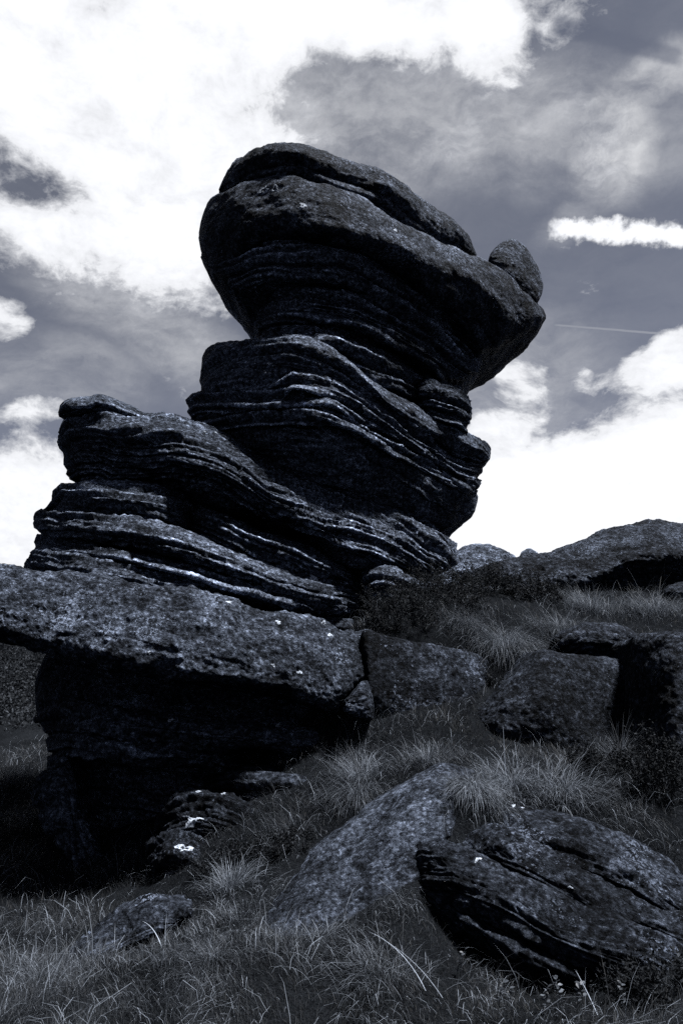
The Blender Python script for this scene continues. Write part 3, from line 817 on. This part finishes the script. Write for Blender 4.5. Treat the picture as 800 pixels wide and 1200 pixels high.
layer('rock_ridge', ridge, M_FORE,
      [(530, 990), (545, 978), (575, 968), (600, 975), (640, 994), (680, 1018), (720, 1040), (770, 1062), (820, 1085), (850, 1100)],
      [(530, 998), (560, 1015), (600, 1035), (650, 1060), (700, 1082), (760, 1100), (820, 1120), (850, 1120)],
      [(530, 5.2), (850, 4.75)], T=0.9, lean=0.28, under=0.06, vf=0.68, bed=12, bamp=0.010, lump=0.05, grit=0.022, seed=123, step=1.6, rowstep=1.3, big=2.4)
layer('rock_ridge', ridge, M_FORE,
      [(483, 1000), (486, 992), (495, 987), (520, 988), (560, 1000), (600, 1018), (640, 1042), (690, 1065), (740, 1080), (790, 1100), (820, 1112)],
      [(483, 1030), (487, 1042), (520, 1062), (560, 1085), (600, 1105), (650, 1130), (700, 1148), (750, 1155), (790, 1155), (820, 1140)],
      [(483, 4.95), (520, 4.85), (820, 4.5)], T=0.9, lean=0.34, under=0.08, vf=0.68, bed=13, bamp=0.010, lump=0.06, grit=0.022, seed=127, step=1.5, rowstep=1.25, big=2.4)
layer('rock_ridge', ridge, M_FORE,
      [(484, 1042), (490, 1034), (520, 1052), (560, 1078), (600, 1098), (650, 1122), (690, 1140), (710, 1148)],
      [(484, 1060), (500, 1080), (530, 1098), (560, 1108), (600, 1140), (650, 1170), (690, 1180), (710, 1170)],
      [(484, 4.95), (710, 4.5)], T=0.8, lean=0.10, under=0.24, vf=0.35, bed=13, bamp=0.010, lump=0.05, grit=0.022, seed=131, step=1.6)

# ---- boulders on the slope to the right ----------------------------------------------
loose('boulder', M_DULL, 'angular boulder with a long slanting left edge and flat top on the right slope', 'boulder',
      [(540, 842), (555, 828), (580, 808), (600, 792), (620, 773), (630, 763), (650, 762), (700, 768), (735, 774), (760, 782)],
      [(540, 848), (570, 862), (600, 870), (650, 885), (700, 895), (735, 895), (760, 890)],
      [(540, 7.3), (640, 7.2), (760, 7.4)], T=1.4, lean=0.34, under=0.04, vf=0.85, bed=50, bamp=0.0, lump=0.11, grit=0.011, seed=137, step=1.5, rowstep=1.3, zsq=1.2, rnd=0.05)
loose('boulder', M_DULL, 'flat-topped small rock lying behind the angular boulder among pale grass', 'boulder',
      [(645, 757), (655, 748), (670, 740), (688, 733), (700, 734), (715, 734), (735, 739), (748, 746), (756, 756)],
      [(645, 762), (680, 768), (715, 775), (748, 778), (756, 768)],
      [(645, 8.0), (756, 8.1)], T=1.0, lean=0.22, under=0.10, vf=0.45, bed=18, bamp=0.025, lump=0.05, grit=0.02, seed=139, step=1.3, rowstep=1.1)
loose('boulder', M_DULL, 'big dark rounded boulder cut off by the right edge of the picture', 'boulder',
      [(731, 800), (735, 770), (742, 752), (755, 743), (775, 738), (800, 736), (850, 738), (900, 752), (915, 770)],
      [(731, 850), (738, 885), (760, 905), (800, 915), (850, 920), (900, 910), (915, 890)],
      [(731, 6.9), (800, 6.6), (915, 6.8)], T=1.6, lean=0.24, under=0.06, vf=0.8, bed=60, bamp=0.0, lump=0.07, grit=0.010, seed=143, step=1.5, rowstep=1.4, zsq=1.2, rnd=0.12)
loose('boulder', M_DULL, 'sliver of pale rock showing at the right edge under the long boulder', 'boulder',
      [(775, 692), (785, 685), (800, 682), (830, 684), (850, 692)],
      [(775, 698), (800, 702), (830, 704), (850, 700)],
      [(775, 10.2), (850, 10.3)], T=0.8, lean=0.2, under=0.05, vf=0.6, bed=30, bamp=0.01, lump=0.03, grit=0.014, seed=147, step=1.3)
loose('long_boulder', M_FORE, 'long humped boulder on the skyline at right with a dark overhang below', 'boulder',
      [(545, 683), (560, 668), (585, 656), (610, 650), (640, 644), (660, 638), (690, 630), (715, 622), (735, 615), (755, 612), (775, 613), (800, 618), (840, 632), (880, 660), (890, 672)],
      [(545, 690), (580, 698), (620, 700), (660, 700), (700, 704), (740, 706), (800, 706), (840, 706), (880, 700), (890, 690)],
      [(545, 10.9), (640, 11.0), (750, 11.2), (890, 11.6)], T=2.6, lean=1.0, under=0.7, vf=[(545, 0.85), (620, 0.85), (670, 0.75), (740, 0.46), (800, 0.38), (890, 0.45)],
      bed=30, bamp=0.03, lump=0.10, grit=0.024, seed=149, step=1.5, rowstep=1.1, zsq=1.3)
loose('boulder', M_STACK, 'low rounded pale rock on the skyline between the pillar and the long boulder', 'boulder',
      [(518, 668), (526, 658), (534, 650), (546, 643), (565, 640), (585, 643), (598, 651), (608, 660)],
      [(518, 676), (534, 684), (550, 686), (580, 678), (600, 674), (608, 666)],
      [(518, 12.6), (608, 12.8)], T=1.4, lean=0.5, under=0.1, vf=0.8, bed=20, bamp=0.02, lump=0.06, grit=0.024, seed=151, step=1.2, rowstep=1.0)
loose('boulder', M_STACK, 'tiny rock tip peeping over the long boulder on the skyline', 'boulder',
      [(606, 655), (611, 647), (620, 643), (627, 646), (633, 652)],
      [(606, 662), (620, 664), (633, 660)],
      [(606, 14.2), (633, 14.3)], T=0.6, lean=0.12, under=0.05, vf=0.6, bed=20, bamp=0.01, lump=0.03, grit=0.02, seed=153, step=1.0, rowstep=1.0)

# one tree of all rock faces, to set lichen and plants on the stone
_vs, _fs, _o = [], [], 0
for V, F3 in ROCKS:
    _vs.append(V); _fs.append(F3 + _o); _o += len(V)
RB = BVHTree.FromPolygons(np.vstack(_vs).tolist(), np.vstack(_fs).tolist())

# ---------------------------------------------------------------- vegetation
def view_px(P):
    """Picture position of world points, only used to leave out grass that could never be seen."""
    d = np.asarray(P) - EYE
    f = d[..., 1] * CP + d[..., 2] * SP
    u = -d[..., 1] * SP + d[..., 2] * CP
    f = np.maximum(f, 0.05)
    return 400 + FPX * d[..., 0] / f, 600 - FPX * u / f

def blades(root, L, phi, th0, th1, w, nseg=3, twist=None):
    """Curved tapering blades, all at once. Returns vertices, triangles, vertices per blade."""
    n = len(root)
    s = (np.arange(nseg) + 0.5) / nseg
    th = th0[:, None] + th1[:, None] * s[None]
    step = (L / nseg)[:, None]
    hx = np.cumsum(np.sin(th) * step, 1); hz = np.cumsum(np.cos(th) * step, 1)
    hx = np.hstack([np.zeros((n, 1)), hx]); hz = np.hstack([np.zeros((n, 1)), hz])
    bx, by = np.cos(phi), np.sin(phi)
    tw = phi + np.pi / 2 + (0 if twist is None else twist)
    wx, wy = np.cos(tw), np.sin(tw)
    V = np.zeros((n, nseg * 2 + 1, 3))
    for k in range(nseg + 1):
        c = root + np.stack([bx * hx[:, k], by * hx[:, k], hz[:, k]], -1)
        if k == nseg:
            V[:, -1] = c
        else:
            ww = w * (1 - 0.75 * k / nseg) * 0.5
            side = np.stack([wx * ww, wy * ww, 0 * ww], -1)
            V[:, 2 * k] = c - side; V[:, 2 * k + 1] = c + side
    T = []
    for k in range(nseg - 1):
        a = 2 * k
        T += [(a, a + 1, a + 3), (a, a + 3, a + 2)]
    a = 2 * (nseg - 1)
    T.append((a, a + 1, a + 2))
    m = nseg * 2 + 1
    F = (np.array(T)[None] + (np.arange(n) * m)[:, None, None]).reshape(-1, 3)
    return V.reshape(-1, 3), F, m

def outside_rock(P):
    keep = np.ones(len(P), bool)
    up = Vector((0, 0, 1))
    for i, p in enumerate(P):
        hit = RB.ray_cast(Vector(p), up, 1.2)
        if hit[0] is not None and hit[1].z > 0.05: keep[i] = False
    return keep

# ---- the fine moor grass that covers the slope -------------------------------------
def sow(n, y0, y1, pad):
    q = RNG.random(n)
    y = 1.0 / (1.0 / y0 + q * (1.0 / y1 - 1.0 / y0))          # thins out with distance
    x = (RNG.random(n) * 2 - 1) * (0.44 * y + pad)
    return x, y
gxs, gys = [], []
for n, y0, y1, pad in ((275000, 3.5, 9.0, 1.5), (95000, 7.0, 14.0, 1.5)):
    x, y = sow(n, y0, y1, pad); gxs.append(x); gys.append(y)
x = RNG.uniform(-13, -3, 14000); y = RNG.uniform(9, 23, 14000); gxs.append(x); gys.append(y)
x = np.concatenate(gxs); y = np.concatenate(gys)
root = np.stack([x, y, height(x, y) - 0.01], -1)
vx, vy = view_px(root)
ok = (vx > -420) & (vx < 1220) & (vy < 1290)
root = root[ok]
patch = perlin(root * [1.1, 1.1, 0] + [3, 1, 0.5])
tuft = perlin(root * [3.6, 3.6, 0] + [9, 4, 0.5])
ok = RNG.random(len(root)) < np.clip(0.85 + 0.6 * tuft + 0.25 * patch, 0.42, 1)
root, patch, tuft = root[ok], patch[ok], tuft[ok]
ok = outside_rock(root)
root, patch, tuft = root[ok], patch[ok], tuft[ok]
n = len(root)
near = np.clip((9 - root[:, 1]) / 4, 0, 1)
L = RNG.gamma(5.0, 0.2, n) * np.clip(0.088 + 0.075 * tuft + 0.03 * patch, 0.055, 0.22) * (1 + 0.5 * (1 - near))
flow = 2.5 * np.pi * perlin(root * [0.9, 0.9, 0] + [5, 8, 0.3]) - 0.6
phi = flow + RNG.normal(0, 1.0, n)
th0 = np.abs(RNG.normal(0.30, 0.25, n)); th1 = np.abs(RNG.normal(1.6, 0.8, n))
w = RNG.uniform(0.0013, 0.0030, n) * (0.7 + 0.06 * root[:, 1])
tone = np.clip(RNG.beta(1.1, 4.2, n) * 0.55 + 0.14 * patch + 0.10 * tuft, 0.0, 1)
lit_turf = np.exp(-((root[:, 0] + 0.45) ** 2 / 0.9 + (root[:, 1] - 5.4) ** 2 / 0.5)) + 0.8 * np.exp(-((root[:, 0] - 1.3) ** 2 / 0.9 + (root[:, 1] - 6.3) ** 2 / 0.12))
tone = np.clip(tone * (0.34 + 1.0 * lit_turf) + 0.05 * lit_turf, 0, 1)          # light painted into the tone: paler turf on the hump, darker elsewhere
straw = RNG.random(n) < 0.05 + 0.05 * tuft + 0.04 * lit_turf
tone[straw] = RNG.uniform(0.5, 1.0, straw.sum()); L[straw] *= 1.5; th1[straw] += 0.5
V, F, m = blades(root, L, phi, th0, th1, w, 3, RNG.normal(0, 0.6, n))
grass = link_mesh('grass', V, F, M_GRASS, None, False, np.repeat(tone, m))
tag(grass, 'fine tangled moor grass covering the slope around the rocks', 'grass', kind='stuff')

# ---- tussocks that stand out from it ------------------------------------------------
def tussock(px, py, Y, nb, Lm, spread, label, lean=(0.0, 0.0), droop=1.4, tl=0.12, th=0.8, w=0.004, name='grass_tussock', up0=0.45):
    nb = int(nb * 1.8); droop += 0.3; w *= 0.68
    p = at(px, py, Y); cx, cy = float(p[0]), float(p[1])
    a = RNG.uniform(0, 2 * np.pi, nb); r = np.abs(RNG.normal(0, spread, nb))
    rx = cx + np.cos(a) * r; ry = cy + np.sin(a) * r * 0.7
    rt = np.stack([rx, ry, height(rx, ry) - 0.015], -1)
    L = Lm * RNG.uniform(0.45, 1.15, nb)
    phi = a + RNG.normal(0, 0.7, nb)
    dx = np.cos(phi) + lean[0]; dy = np.sin(phi) + lean[1]
    phi = np.arctan2(dy, dx)
    V, F, m = blades(rt, L, phi, np.abs(RNG.normal(up0, 0.25, nb)), np.abs(RNG.normal(droop, 0.5, nb)), RNG.uniform(0.6, 1.2, nb) * w, 5, RNG.normal(0, 0.5, nb))
    tone = np.clip(RNG.beta(0.9, 3.2, nb) * (th - tl) * 1.2 + tl * 0.5, 0, 1)
    return tag(link_mesh(name, V, F, M_TUSS, None, False, np.repeat(tone, m)), label, 'grass tussock', 'tussocks of long grass among the rocks')

TUSS = [
    (590, 752, 8.35, 900, 0.50, 0.16, 'big shaggy tussock drooping over the right end of the cracked block', (-0.3, -0.5), 1.7, 0.10, 0.75, 0.005),
    (545, 742, 8.5, 420, 0.34, 0.14, 'soft tussock right behind the top edge of the cracked block', (-0.2, -0.2), 1.4, 0.08, 0.55, 0.005),
    (655, 735, 8.9, 520, 0.36, 0.20, 'pale tussock just above the flat-topped small rock', (-0.3, -0.2), 1.3, 0.1, 0.75, 0.005),
    (690, 712, 9.8, 700, 0.40, 0.30, 'wide pale tussock under the left part of the long skyline boulder', (-0.4, 0.0), 1.1, 0.1, 0.8, 0.005),
    (765, 716, 9.8, 600, 0.38, 0.26, 'pale tussock under the right part of the long skyline boulder', (-0.3, 0.0), 1.1, 0.1, 0.75, 0.005),
    (420, 895, 6.75, 420, 0.36, 0.11, 'spiky tussock at the foot of the small wedge stone', (-0.5, -0.2), 1.1, 0.1, 0.9, 0.0042),
    (415, 938, 6.5, 520, 0.34, 0.12, 'mop-headed tussock hanging over the upper edge of the whaleback rock', (-0.3, -0.5), 1.8, 0.06, 0.7, 0.004),
    (500, 880, 6.7, 420, 0.28, 0.16, 'low tussock in front of the cracked block', (-0.2, -0.2), 1.2, 0.08, 0.75, 0.004),
    (272, 1052, 5.75, 260, 0.24, 0.10, 'upright tuft of stiff pale blades right of the flat tilted stone', (0.2, -0.1), 0.6, 0.25, 1.0, 0.005),
    (556, 940, 5.75, 620, 0.26, 0.10, 'bright wiry tuft draped over the top end of the whaleback rock', (0.1, -0.9), 1.9, 0.2, 1.0, 0.0042),
    (600, 915, 6.2, 500, 0.30, 0.16, 'bright tussock in the gap above the ridged boulder', (-0.2, -0.4), 1.3, 0.15, 1.0, 0.0042),
    (665, 922, 6.2, 520, 0.32, 0.20, 'sprawling tussock along the upper edge of the ridged boulder', (0.6, -0.4), 1.5, 0.1, 0.9, 0.0042),
    (722, 850, 6.95, 130, 0.42, 0.05, 'thin wispy tuft against the right end of the angular boulder', (0.0, -0.2), 0.7, 0.1, 0.6, 0.004),
    (440, 1150, 4.45, 320, 0.26, 0.20, 'loose tussock of dark and pale blades at the bottom edge left of the ridged boulder', (-0.3, -0.3), 1.3, 0.05, 0.7, 0.0032),
    (245, 1140, 4.7, 420, 0.20, 0.16, 'dark mop of grass low in the grassy foreground', (-0.3, -0.4), 1.6, 0.03, 0.5, 0.003),
    (45, 1155, 4.8, 260, 0.22, 0.16, 'loose arching tussock near the lower left corner', (-0.5, -0.2), 1.5, 0.08, 0.75, 0.003),
    (22, 898, 10.5, 420, 0.50, 0.25, 'dark tussock on the shaded lawn left of the outcrop', (-0.2, -0.2), 1.2, 0.03, 0.4, 0.006),
]
for t in TUSS: tussock(*t)

# long bent straws, each a thing one can follow with the eye
def stalk(px, py, Y, L, phi, th0, th1, label, w=0.0062):
    p = at(px, py, Y)
    rt = np.array([[p[0], p[1], height(p[0], p[1]) - 0.01]])
    V, F, m = blades(rt, np.array([L]), np.array([phi]), np.array([th0]), np.array([th1]), np.array([w]), 9)
    return tag(link_mesh('grass_stalk', V, F, M_TUSS, None, False, np.full(len(V), 0.85)), label, 'grass stalk', 'single long straws')
for a in [
    (592, 905, 6.3, 0.40, 1.5, 0.05, 0.05, 'tall straight straw standing in the gap above the ridged boulder'),
    (603, 900, 6.3, 0.36, 0.3, 0.15, 0.15, 'straight straw leaning right beside the tallest one'),
    (650, 905, 6.4, 0.34, 2.8, 0.25, 0.2, 'straw leaning left in front of the angular boulder'),
    (672, 905, 6.4, 0.36, 0.1, 0.5, 0.3, 'straw leaning far right in front of the angular boulder'),
    (500, 1160, 4.35, 0.42, 2.6, 0.5, 0.9, 'long arched straw at the bottom edge left of the ridged boulder'),
    (520, 1165, 4.3, 0.36, 2.9, 0.6, 0.5, 'thin straw lying left beside the long arched one'),
    (212, 1185, 4.35, 0.24, 0.3, 1.0, 0.5, 'pale bent straw lying in the grass at the bottom edge'),
    (190, 1115, 4.95, 0.25, 2.4, 0.6, 1.0, 'curved straw in the middle of the grassy foreground'),
    (700, 1175, 4.25, 0.22, 2.2, 0.5, 0.2, 'bright short straw under the ridged boulder'),
]: stalk(*a)

# ---- heather and bilberry ---------------------------------------------------------------
def leaf_cloud(pts, size, rng, per):
    """Small pointed leaves (two triangles folded along the rib) around given twig points."""
    n = len(pts) * per
    c = np.repeat(pts, per, 0) + rng.normal(0, 0.5, (n, 3)) * np.array([1, 1, 1]) * size * 1.4
    d = rng.normal(size=(n, 3)); d[:, 2] += 0.5; d /= np.linalg.norm(d, axis=1, keepdims=True)
    s = np.cross(d, rng.normal(size=(n, 3))); s /= np.linalg.norm(s, axis=1, keepdims=True)
    k = (size * rng.uniform(0.6, 1.3, n))[:, None]
    a = c - d * k * 0.5; b = c + d * k * 0.5
    nn = np.cross(d, s)
    l_ = c + s * k * 0.26 + nn * k * 0.08; r_ = c - s * k * 0.26 + nn * k * 0.08
    V = np.stack([a, l_, b, r_], 1).reshape(-1, 3)
    i = np.arange(n) * 4
    F = np.concatenate([np.stack([i, i + 1, i + 2], -1), np.stack([i, i + 2, i + 3], -1)])
    return V, F, n

def twig_mesh(lines, rad):
    Vs, Fs, o = [], [], 0
    for P in lines:
        P = np.asarray(P); m = len(P)
        for j in range(m):
            d = P[min(j + 1, m - 1)] - P[max(j - 1, 0)]
            d = d / (np.linalg.norm(d) + 1e-9)
            a = np.cross(d, [0.3, 0.9, 0.2]); a /= np.linalg.norm(a) + 1e-9
            b = np.cross(d, a); r = rad * (1 - 0.7 * j / max(1, m - 1))
            for q in range(3):
                an = q * 2.0944
                Vs.append(P[j] + r * (math.cos(an) * a + math.sin(an) * b))
        for j in range(m - 1):
            for q in range(3):
                a0 = o + j * 3 + q; a1 = o + j * 3 + (q + 1) % 3
                Fs += [(a0, a1, a1 + 3), (a0, a1 + 3, a0 + 3)]
        o += m * 3
    return np.array(Vs), np.array(Fs)

def bush(px, py, Y, rx, ry, rz, nst, per, size, label, seed, mat=M_HEATH, tl=0.0, th=0.7, name='heather_bush', cat='heather bush', rad=0.003):
    rng = np.random.default_rng(seed)
    p = at(px, py, Y)
    z0 = float(height(p[0], p[1]))
    e = empty(name, (float(p[0]), float(p[1]), z0), label, cat, 'dark bushes of heather and bilberry')
    lines, tips = [], []
    for k in range(nst):
        a = rng.uniform(0, 2 * np.pi); r = math.sqrt(rng.random())
        bx, by = p[0] + math.cos(a) * r * rx * 0.7, p[1] + math.sin(a) * r * ry * 0.7
        b = np.array([bx, by, float(height(bx, by)) - 0.02])
        hgt = rz * (0.55 + 0.6 * rng.random()) * (1 - 0.45 * r * r)
        out = np.array([math.cos(a) * rx * 0.45 * r, math.sin(a) * ry * 0.45 * r, hgt]) + rng.normal(0, 0.12, 3) * rz
        P = [b + out * t + np.array([0, 0, 0.15 * rz * math.sin(t * 3)]) for t in np.linspace(0, 1, 5)]
        lines.append(P)
        for t in np.linspace(0.35, 1, 7): tips.append(b + out * t + rng.normal(0, 0.05, 3) * rz)
        for q in range(2):
            t0 = rng.uniform(0.35, 0.75); s0 = b + out * t0
            o2 = out * rng.uniform(0.25, 0.45) + rng.normal(0, 0.16, 3) * rz
            lines.append([s0, s0 + o2 * 0.5, s0 + o2])
            for t in np.linspace(0.3, 1, 5): tips.append(s0 + o2 * t)
    V, F = twig_mesh(lines, rad)
    st = link_mesh('stem', V, F, mat, e, True, np.full(len(V), 0.45)); st['kind'] = 'stuff'
    V, F, n = leaf_cloud(np.array(tips), size, rng, per)
    lf = link_mesh('foliage', V, F, mat, e, False, np.repeat(np.clip(rng.beta(0.8, 4.0, n) * (th - tl) + tl, 0, 1), 4)); lf['kind'] = 'stuff'
    return e

BUSH = [
    (470, 725, 8.35, 0.40, 0.35, 0.42, 60, 5, 0.026, 'dense dark heather bush at the foot of the pillar above the cracked block'),
    (525, 705, 8.9, 0.42, 0.35, 0.42, 60, 5, 0.026, 'dark heather bush below the right end of the layered outcrop'),
    (430, 728, 8.0, 0.20, 0.22, 0.26, 26, 5, 0.024, 'small heather clump in the dark slot over the slab'),
    (575, 705, 9.6, 0.40, 0.32, 0.34, 50, 5, 0.026, 'scrubby heather bush at the left tip of the long skyline boulder'),
    (625, 712, 9.8, 0.40, 0.3, 0.30, 44, 5, 0.026, 'low dark heather below the left half of the long skyline boulder'),
    (600, 770, 7.9, 0.25, 0.2, 0.20, 26, 5, 0.022, 'dark heather clump in the shade left of the angular boulder'),
    (785, 915, 6.3, 0.30, 0.28, 0.36, 60, 4, 0.026, 'dark leafy bush against the lower part of the big right-edge boulder'),
    (780, 1165, 4.35, 0.28, 0.2, 0.20, 40, 4, 0.024, 'dark leafy bush in the lower right corner'),
    (700, 905, 6.55, 0.28, 0.2, 0.20, 34, 4, 0.024, 'low dark bush between the angular boulder and the ridged boulder'),
    (330, 990, 6.15, 0.22, 0.2, 0.12, 30, 5, 0.02, 'low mossy clump of tiny leaves beside the lichened stones'),
    (265, 1010, 6.1, 0.2, 0.18, 0.14, 30, 5, 0.02, 'low clump of tiny leaves behind the stiff pale tuft'),
]
for k, b_ in enumerate(BUSH): bush(*b_, seed=300 + k)

# heather moor on the far hillside: one mass
nH = 2600
hx = RNG.uniform(-17, -3, nH); hy = RNG.uniform(22.5, 38, nH)
hp = np.stack([hx, hy, height(hx, hy)], -1)
rep = 26
pts = np.repeat(hp, rep, 0) + RNG.normal(0, 1, (nH * rep, 3)) * [0.30, 0.30, 0.13] + [0, 0, 0.16]
V, F, n = leaf_cloud(pts, 0.11, RNG, 1)
tag(link_mesh('heather', V, F, M_HEATH, None, False, np.repeat(np.clip(RNG.beta(1.4, 3, n) * 0.9, 0, 1), 4)),
    'dark heather covering the far hillside at the left edge', 'heather', kind='stuff')

# ---- bilberry sprigs with leaves one can see singly ------------------------------------------
def leaf_mesh():
    V = [(0, 0, 0), (0.26, 0.30, 0.05), (0.30, 0.62, 0.06), (0, 1.0, -0.05), (-0.30, 0.62, 0.06), (-0.26, 0.30, 0.05), (0, 0.35, 0), (0, 0.68, 0)]
    F = [(0, 1, 6), (1, 2, 7), (1, 7, 6), (2, 3, 7), (0, 6, 5), (5, 6, 7), (5, 7, 4), (4, 7, 3)]
    out = []
    for tone in (0.15, 0.45, 0.9):
        me = bpy.data.meshes.new('leaf'); me.from_pydata(V, [], F)
        a = me.attributes.new('tone', 'FLOAT', 'POINT'); a.data.foreach_set('value', [tone] * len(V))
        me.materials.append(M_LEAF); out.append(me)
    return out
LEAF = leaf_mesh()
def sprig(px, py, Y, hgt, nl, sz, lean, label, seed, bright):
    rng = random.Random(seed)
    p = at(px, py, Y); z0 = float(height(p[0], p[1])) - 0.01
    # stand it where it is seen at that spot
    e = empty('bilberry_sprig', (float(p[0]), float(p[1]), z0), label, 'bilberry sprig', 'leafy sprigs under the ridged boulder')
    base_ = np.array(e.location)
    P = [base_ + np.array([lean * hgt * t * t, 0.05 * hgt * math.sin(3 * t), hgt * t]) for t in np.linspace(0, 1, 7)]
    V, F = twig_mesh([P], 0.0022)
    link_mesh('stem', V, F, M_LEAF, e, True, np.full(len(V), 0.2))
    for k in range(nl):
        t = 0.25 + 0.75 * (k + 0.5) / nl
        q = np.array([lean * hgt * t * t, 0.05 * hgt * math.sin(3 * t), hgt * t])
        o = bpy.data.objects.new('leaf', LEAF[2 if rng.random() < bright else rng.randrange(2)])
        COL.objects.link(o); o.parent = e
        o.location = q
        s = sz * rng.uniform(0.6, 1.15)
        o.scale = (s, s, s)
        o.rotation_euler = (rng.uniform(-0.1, 0.9), rng.uniform(-0.5, 0.5), k * 2.4 + rng.uniform(-0.5, 0.5))
for k, a in enumerate([
    (655, 1150, 4.32, 0.16, 15, 0.034, -0.1, 'brightest leafy sprig under the middle of the ridged boulder', 0.6),
    (675, 1165, 4.28, 0.15, 13, 0.032, 0.2, 'leafy sprig just right of the brightest one', 0.2),
    (602, 1165, 4.35, 0.14, 10, 0.030, -0.3, 'sparse sprig in the dark hollow under the ridged boulder', 0.1),
    (640, 1185, 4.22, 0.14, 12, 0.032, 0.1, 'leafy sprig at the bottom edge below the brightest one', 0.15),
    (585, 1190, 4.25, 0.13, 8, 0.032, 0.2, 'small pale-tipped sprig at the bottom edge right of the long arched straw', 0.4),
    (535, 1130, 4.55, 0.16, 8, 0.026, 0.3, 'thin sprig at the left end of the dark hollow under the ridged boulder', 0.1),
    (730, 1180, 4.2, 0.15, 12, 0.030, 0.0, 'leafy sprig near the dark bush in the lower right corner', 0.1),
    (770, 1130, 4.45, 0.17, 14, 0.030, -0.2, 'leafy sprig against the right end of the ridged boulder', 0.1),
    (745, 905, 6.2, 0.22, 16, 0.034, 0.2, 'leafy sprig in front of the big right-edge boulder', 0.25),
    (690, 1185, 4.2, 0.12, 8, 0.028, -0.3, 'small sprig at the bottom edge below the bright short straw', 0.1),
]): sprig(*a[:-1], seed=500 + k, bright=a[-1])

# ---- lichen crusts on the stone ----------------------------------------------------------------
THINGS = {}
def lichen(px, py, rpx, parent, ring=False, squash=0.8, seed=0):
    """A thin crust of lichen moulded onto the rock surface that lies there."""
    d = direction(px, py)
    hit, nrm, _i, dist = RB.ray_cast(Vector(EYE), d)
    if hit is None: return
    r = rpx / FPX * hit.y
    rng = np.random.default_rng(seed + int(px * 7 + py))
    up = Vector((0, 0, 1)); tx = nrm.cross(up)
    tx = tx.normalized() if tx.length > 1e-3 else Vector((1, 0, 0)); ty = nrm.cross(tx).normalized()
    NA, NR = 22, 4
    ph = rng.uniform(0, 6.28, 4)
    V, F = [], []
    r0 = 0.45 if ring else 0.0
    for i in range(NR + 1):
        for j in range(NA):
            a = j / NA * 2 * math.pi
            k = r * (1 + 0.26 * math.sin(2 * a + ph[0]) + 0.22 * math.sin(3 * a + ph[1]) + 0.18 * math.sin(5 * a + ph[2]) + 0.14 * math.sin(9 * a + ph[3]))
            f = r0 + (1 - r0) * i / NR
            q = hit + tx * (math.cos(a) * k * f) + ty * (math.sin(a) * k * f * squash)
            nr = RB.find_nearest(q)
            thick = 0.004 * (0.3 if i == NR else 1.0) * (0.3 if (ring and i == 0) else 1.0)
            q2 = nr[0] + nr[1] * (thick if nr[1].dot(nrm) > 0 else -thick)
            V.append(tuple(q2))
    for i in range(NR):
        for j in range(NA):
            a0, a1 = i * NA + j, i * NA + (j + 1) % NA
            F += [(a0, a1, a1 + NA), (a0, a1 + NA, a0 + NA)]
    link_mesh('lichen_patch', np.array(V), np.array(F), M_LICHEN, parent)

def byname(label_part):
    return [o for o in COL.objects if label_part in o.get('label', '')][0]
B1 = byname('blob of white lichen'); B2 = byname('white lichen ring')
B1o, B2o = B1, B2
LICH = [
    (368, 677, 6.5, outcrop, 0), (227, 962, 8, B1, 0), (219, 957, 4, B1, 0), (216, 994, 8.5, B2, 1),
    (309, 223, 8, tower, 1), (322, 221, 6, tower, 1), (355, 241, 5.5, tower, 0), (463, 270, 3, tower, 0),
    (268, 706, 4, slab, 0), (326, 729, 4, slab, 0), (379, 730, 4, slab, 0), (387, 744, 3.5, slab, 0),
    (351, 788, 3, slab, 0), (320, 780, 2.5, slab, 0), (175, 765, 2.5, slab, 0), 
    (409, 627, 2.5, outcrop, 0), (462, 631, 3, outcrop, 0), (266, 606, 2.2, outcrop, 0), (294, 683, 2.0, outcrop, 0),
    (240, 506, 1.6, tower, 0), (253, 507, 1.6, tower, 0), (263, 506, 2.0, tower, 0), (311, 437, 1.4, tower, 0),
    (232, 928, 3, B1, 0), (262, 930, 3, B1, 0), (326, 850, 3.5, base, 0), (200, 844, 3, base, 0),
    (601, 944, 5, ridge, 0), (612, 947, 3, ridge, 0), (559, 1007, 5, ridge, 0), (668, 1040, 3, ridge, 0), 
]
for k, (px, py, r, par, ring) in enumerate(LICH):
    lichen(px, py, r, par, bool(ring), 0.45 if par is ridge else 0.75, k)
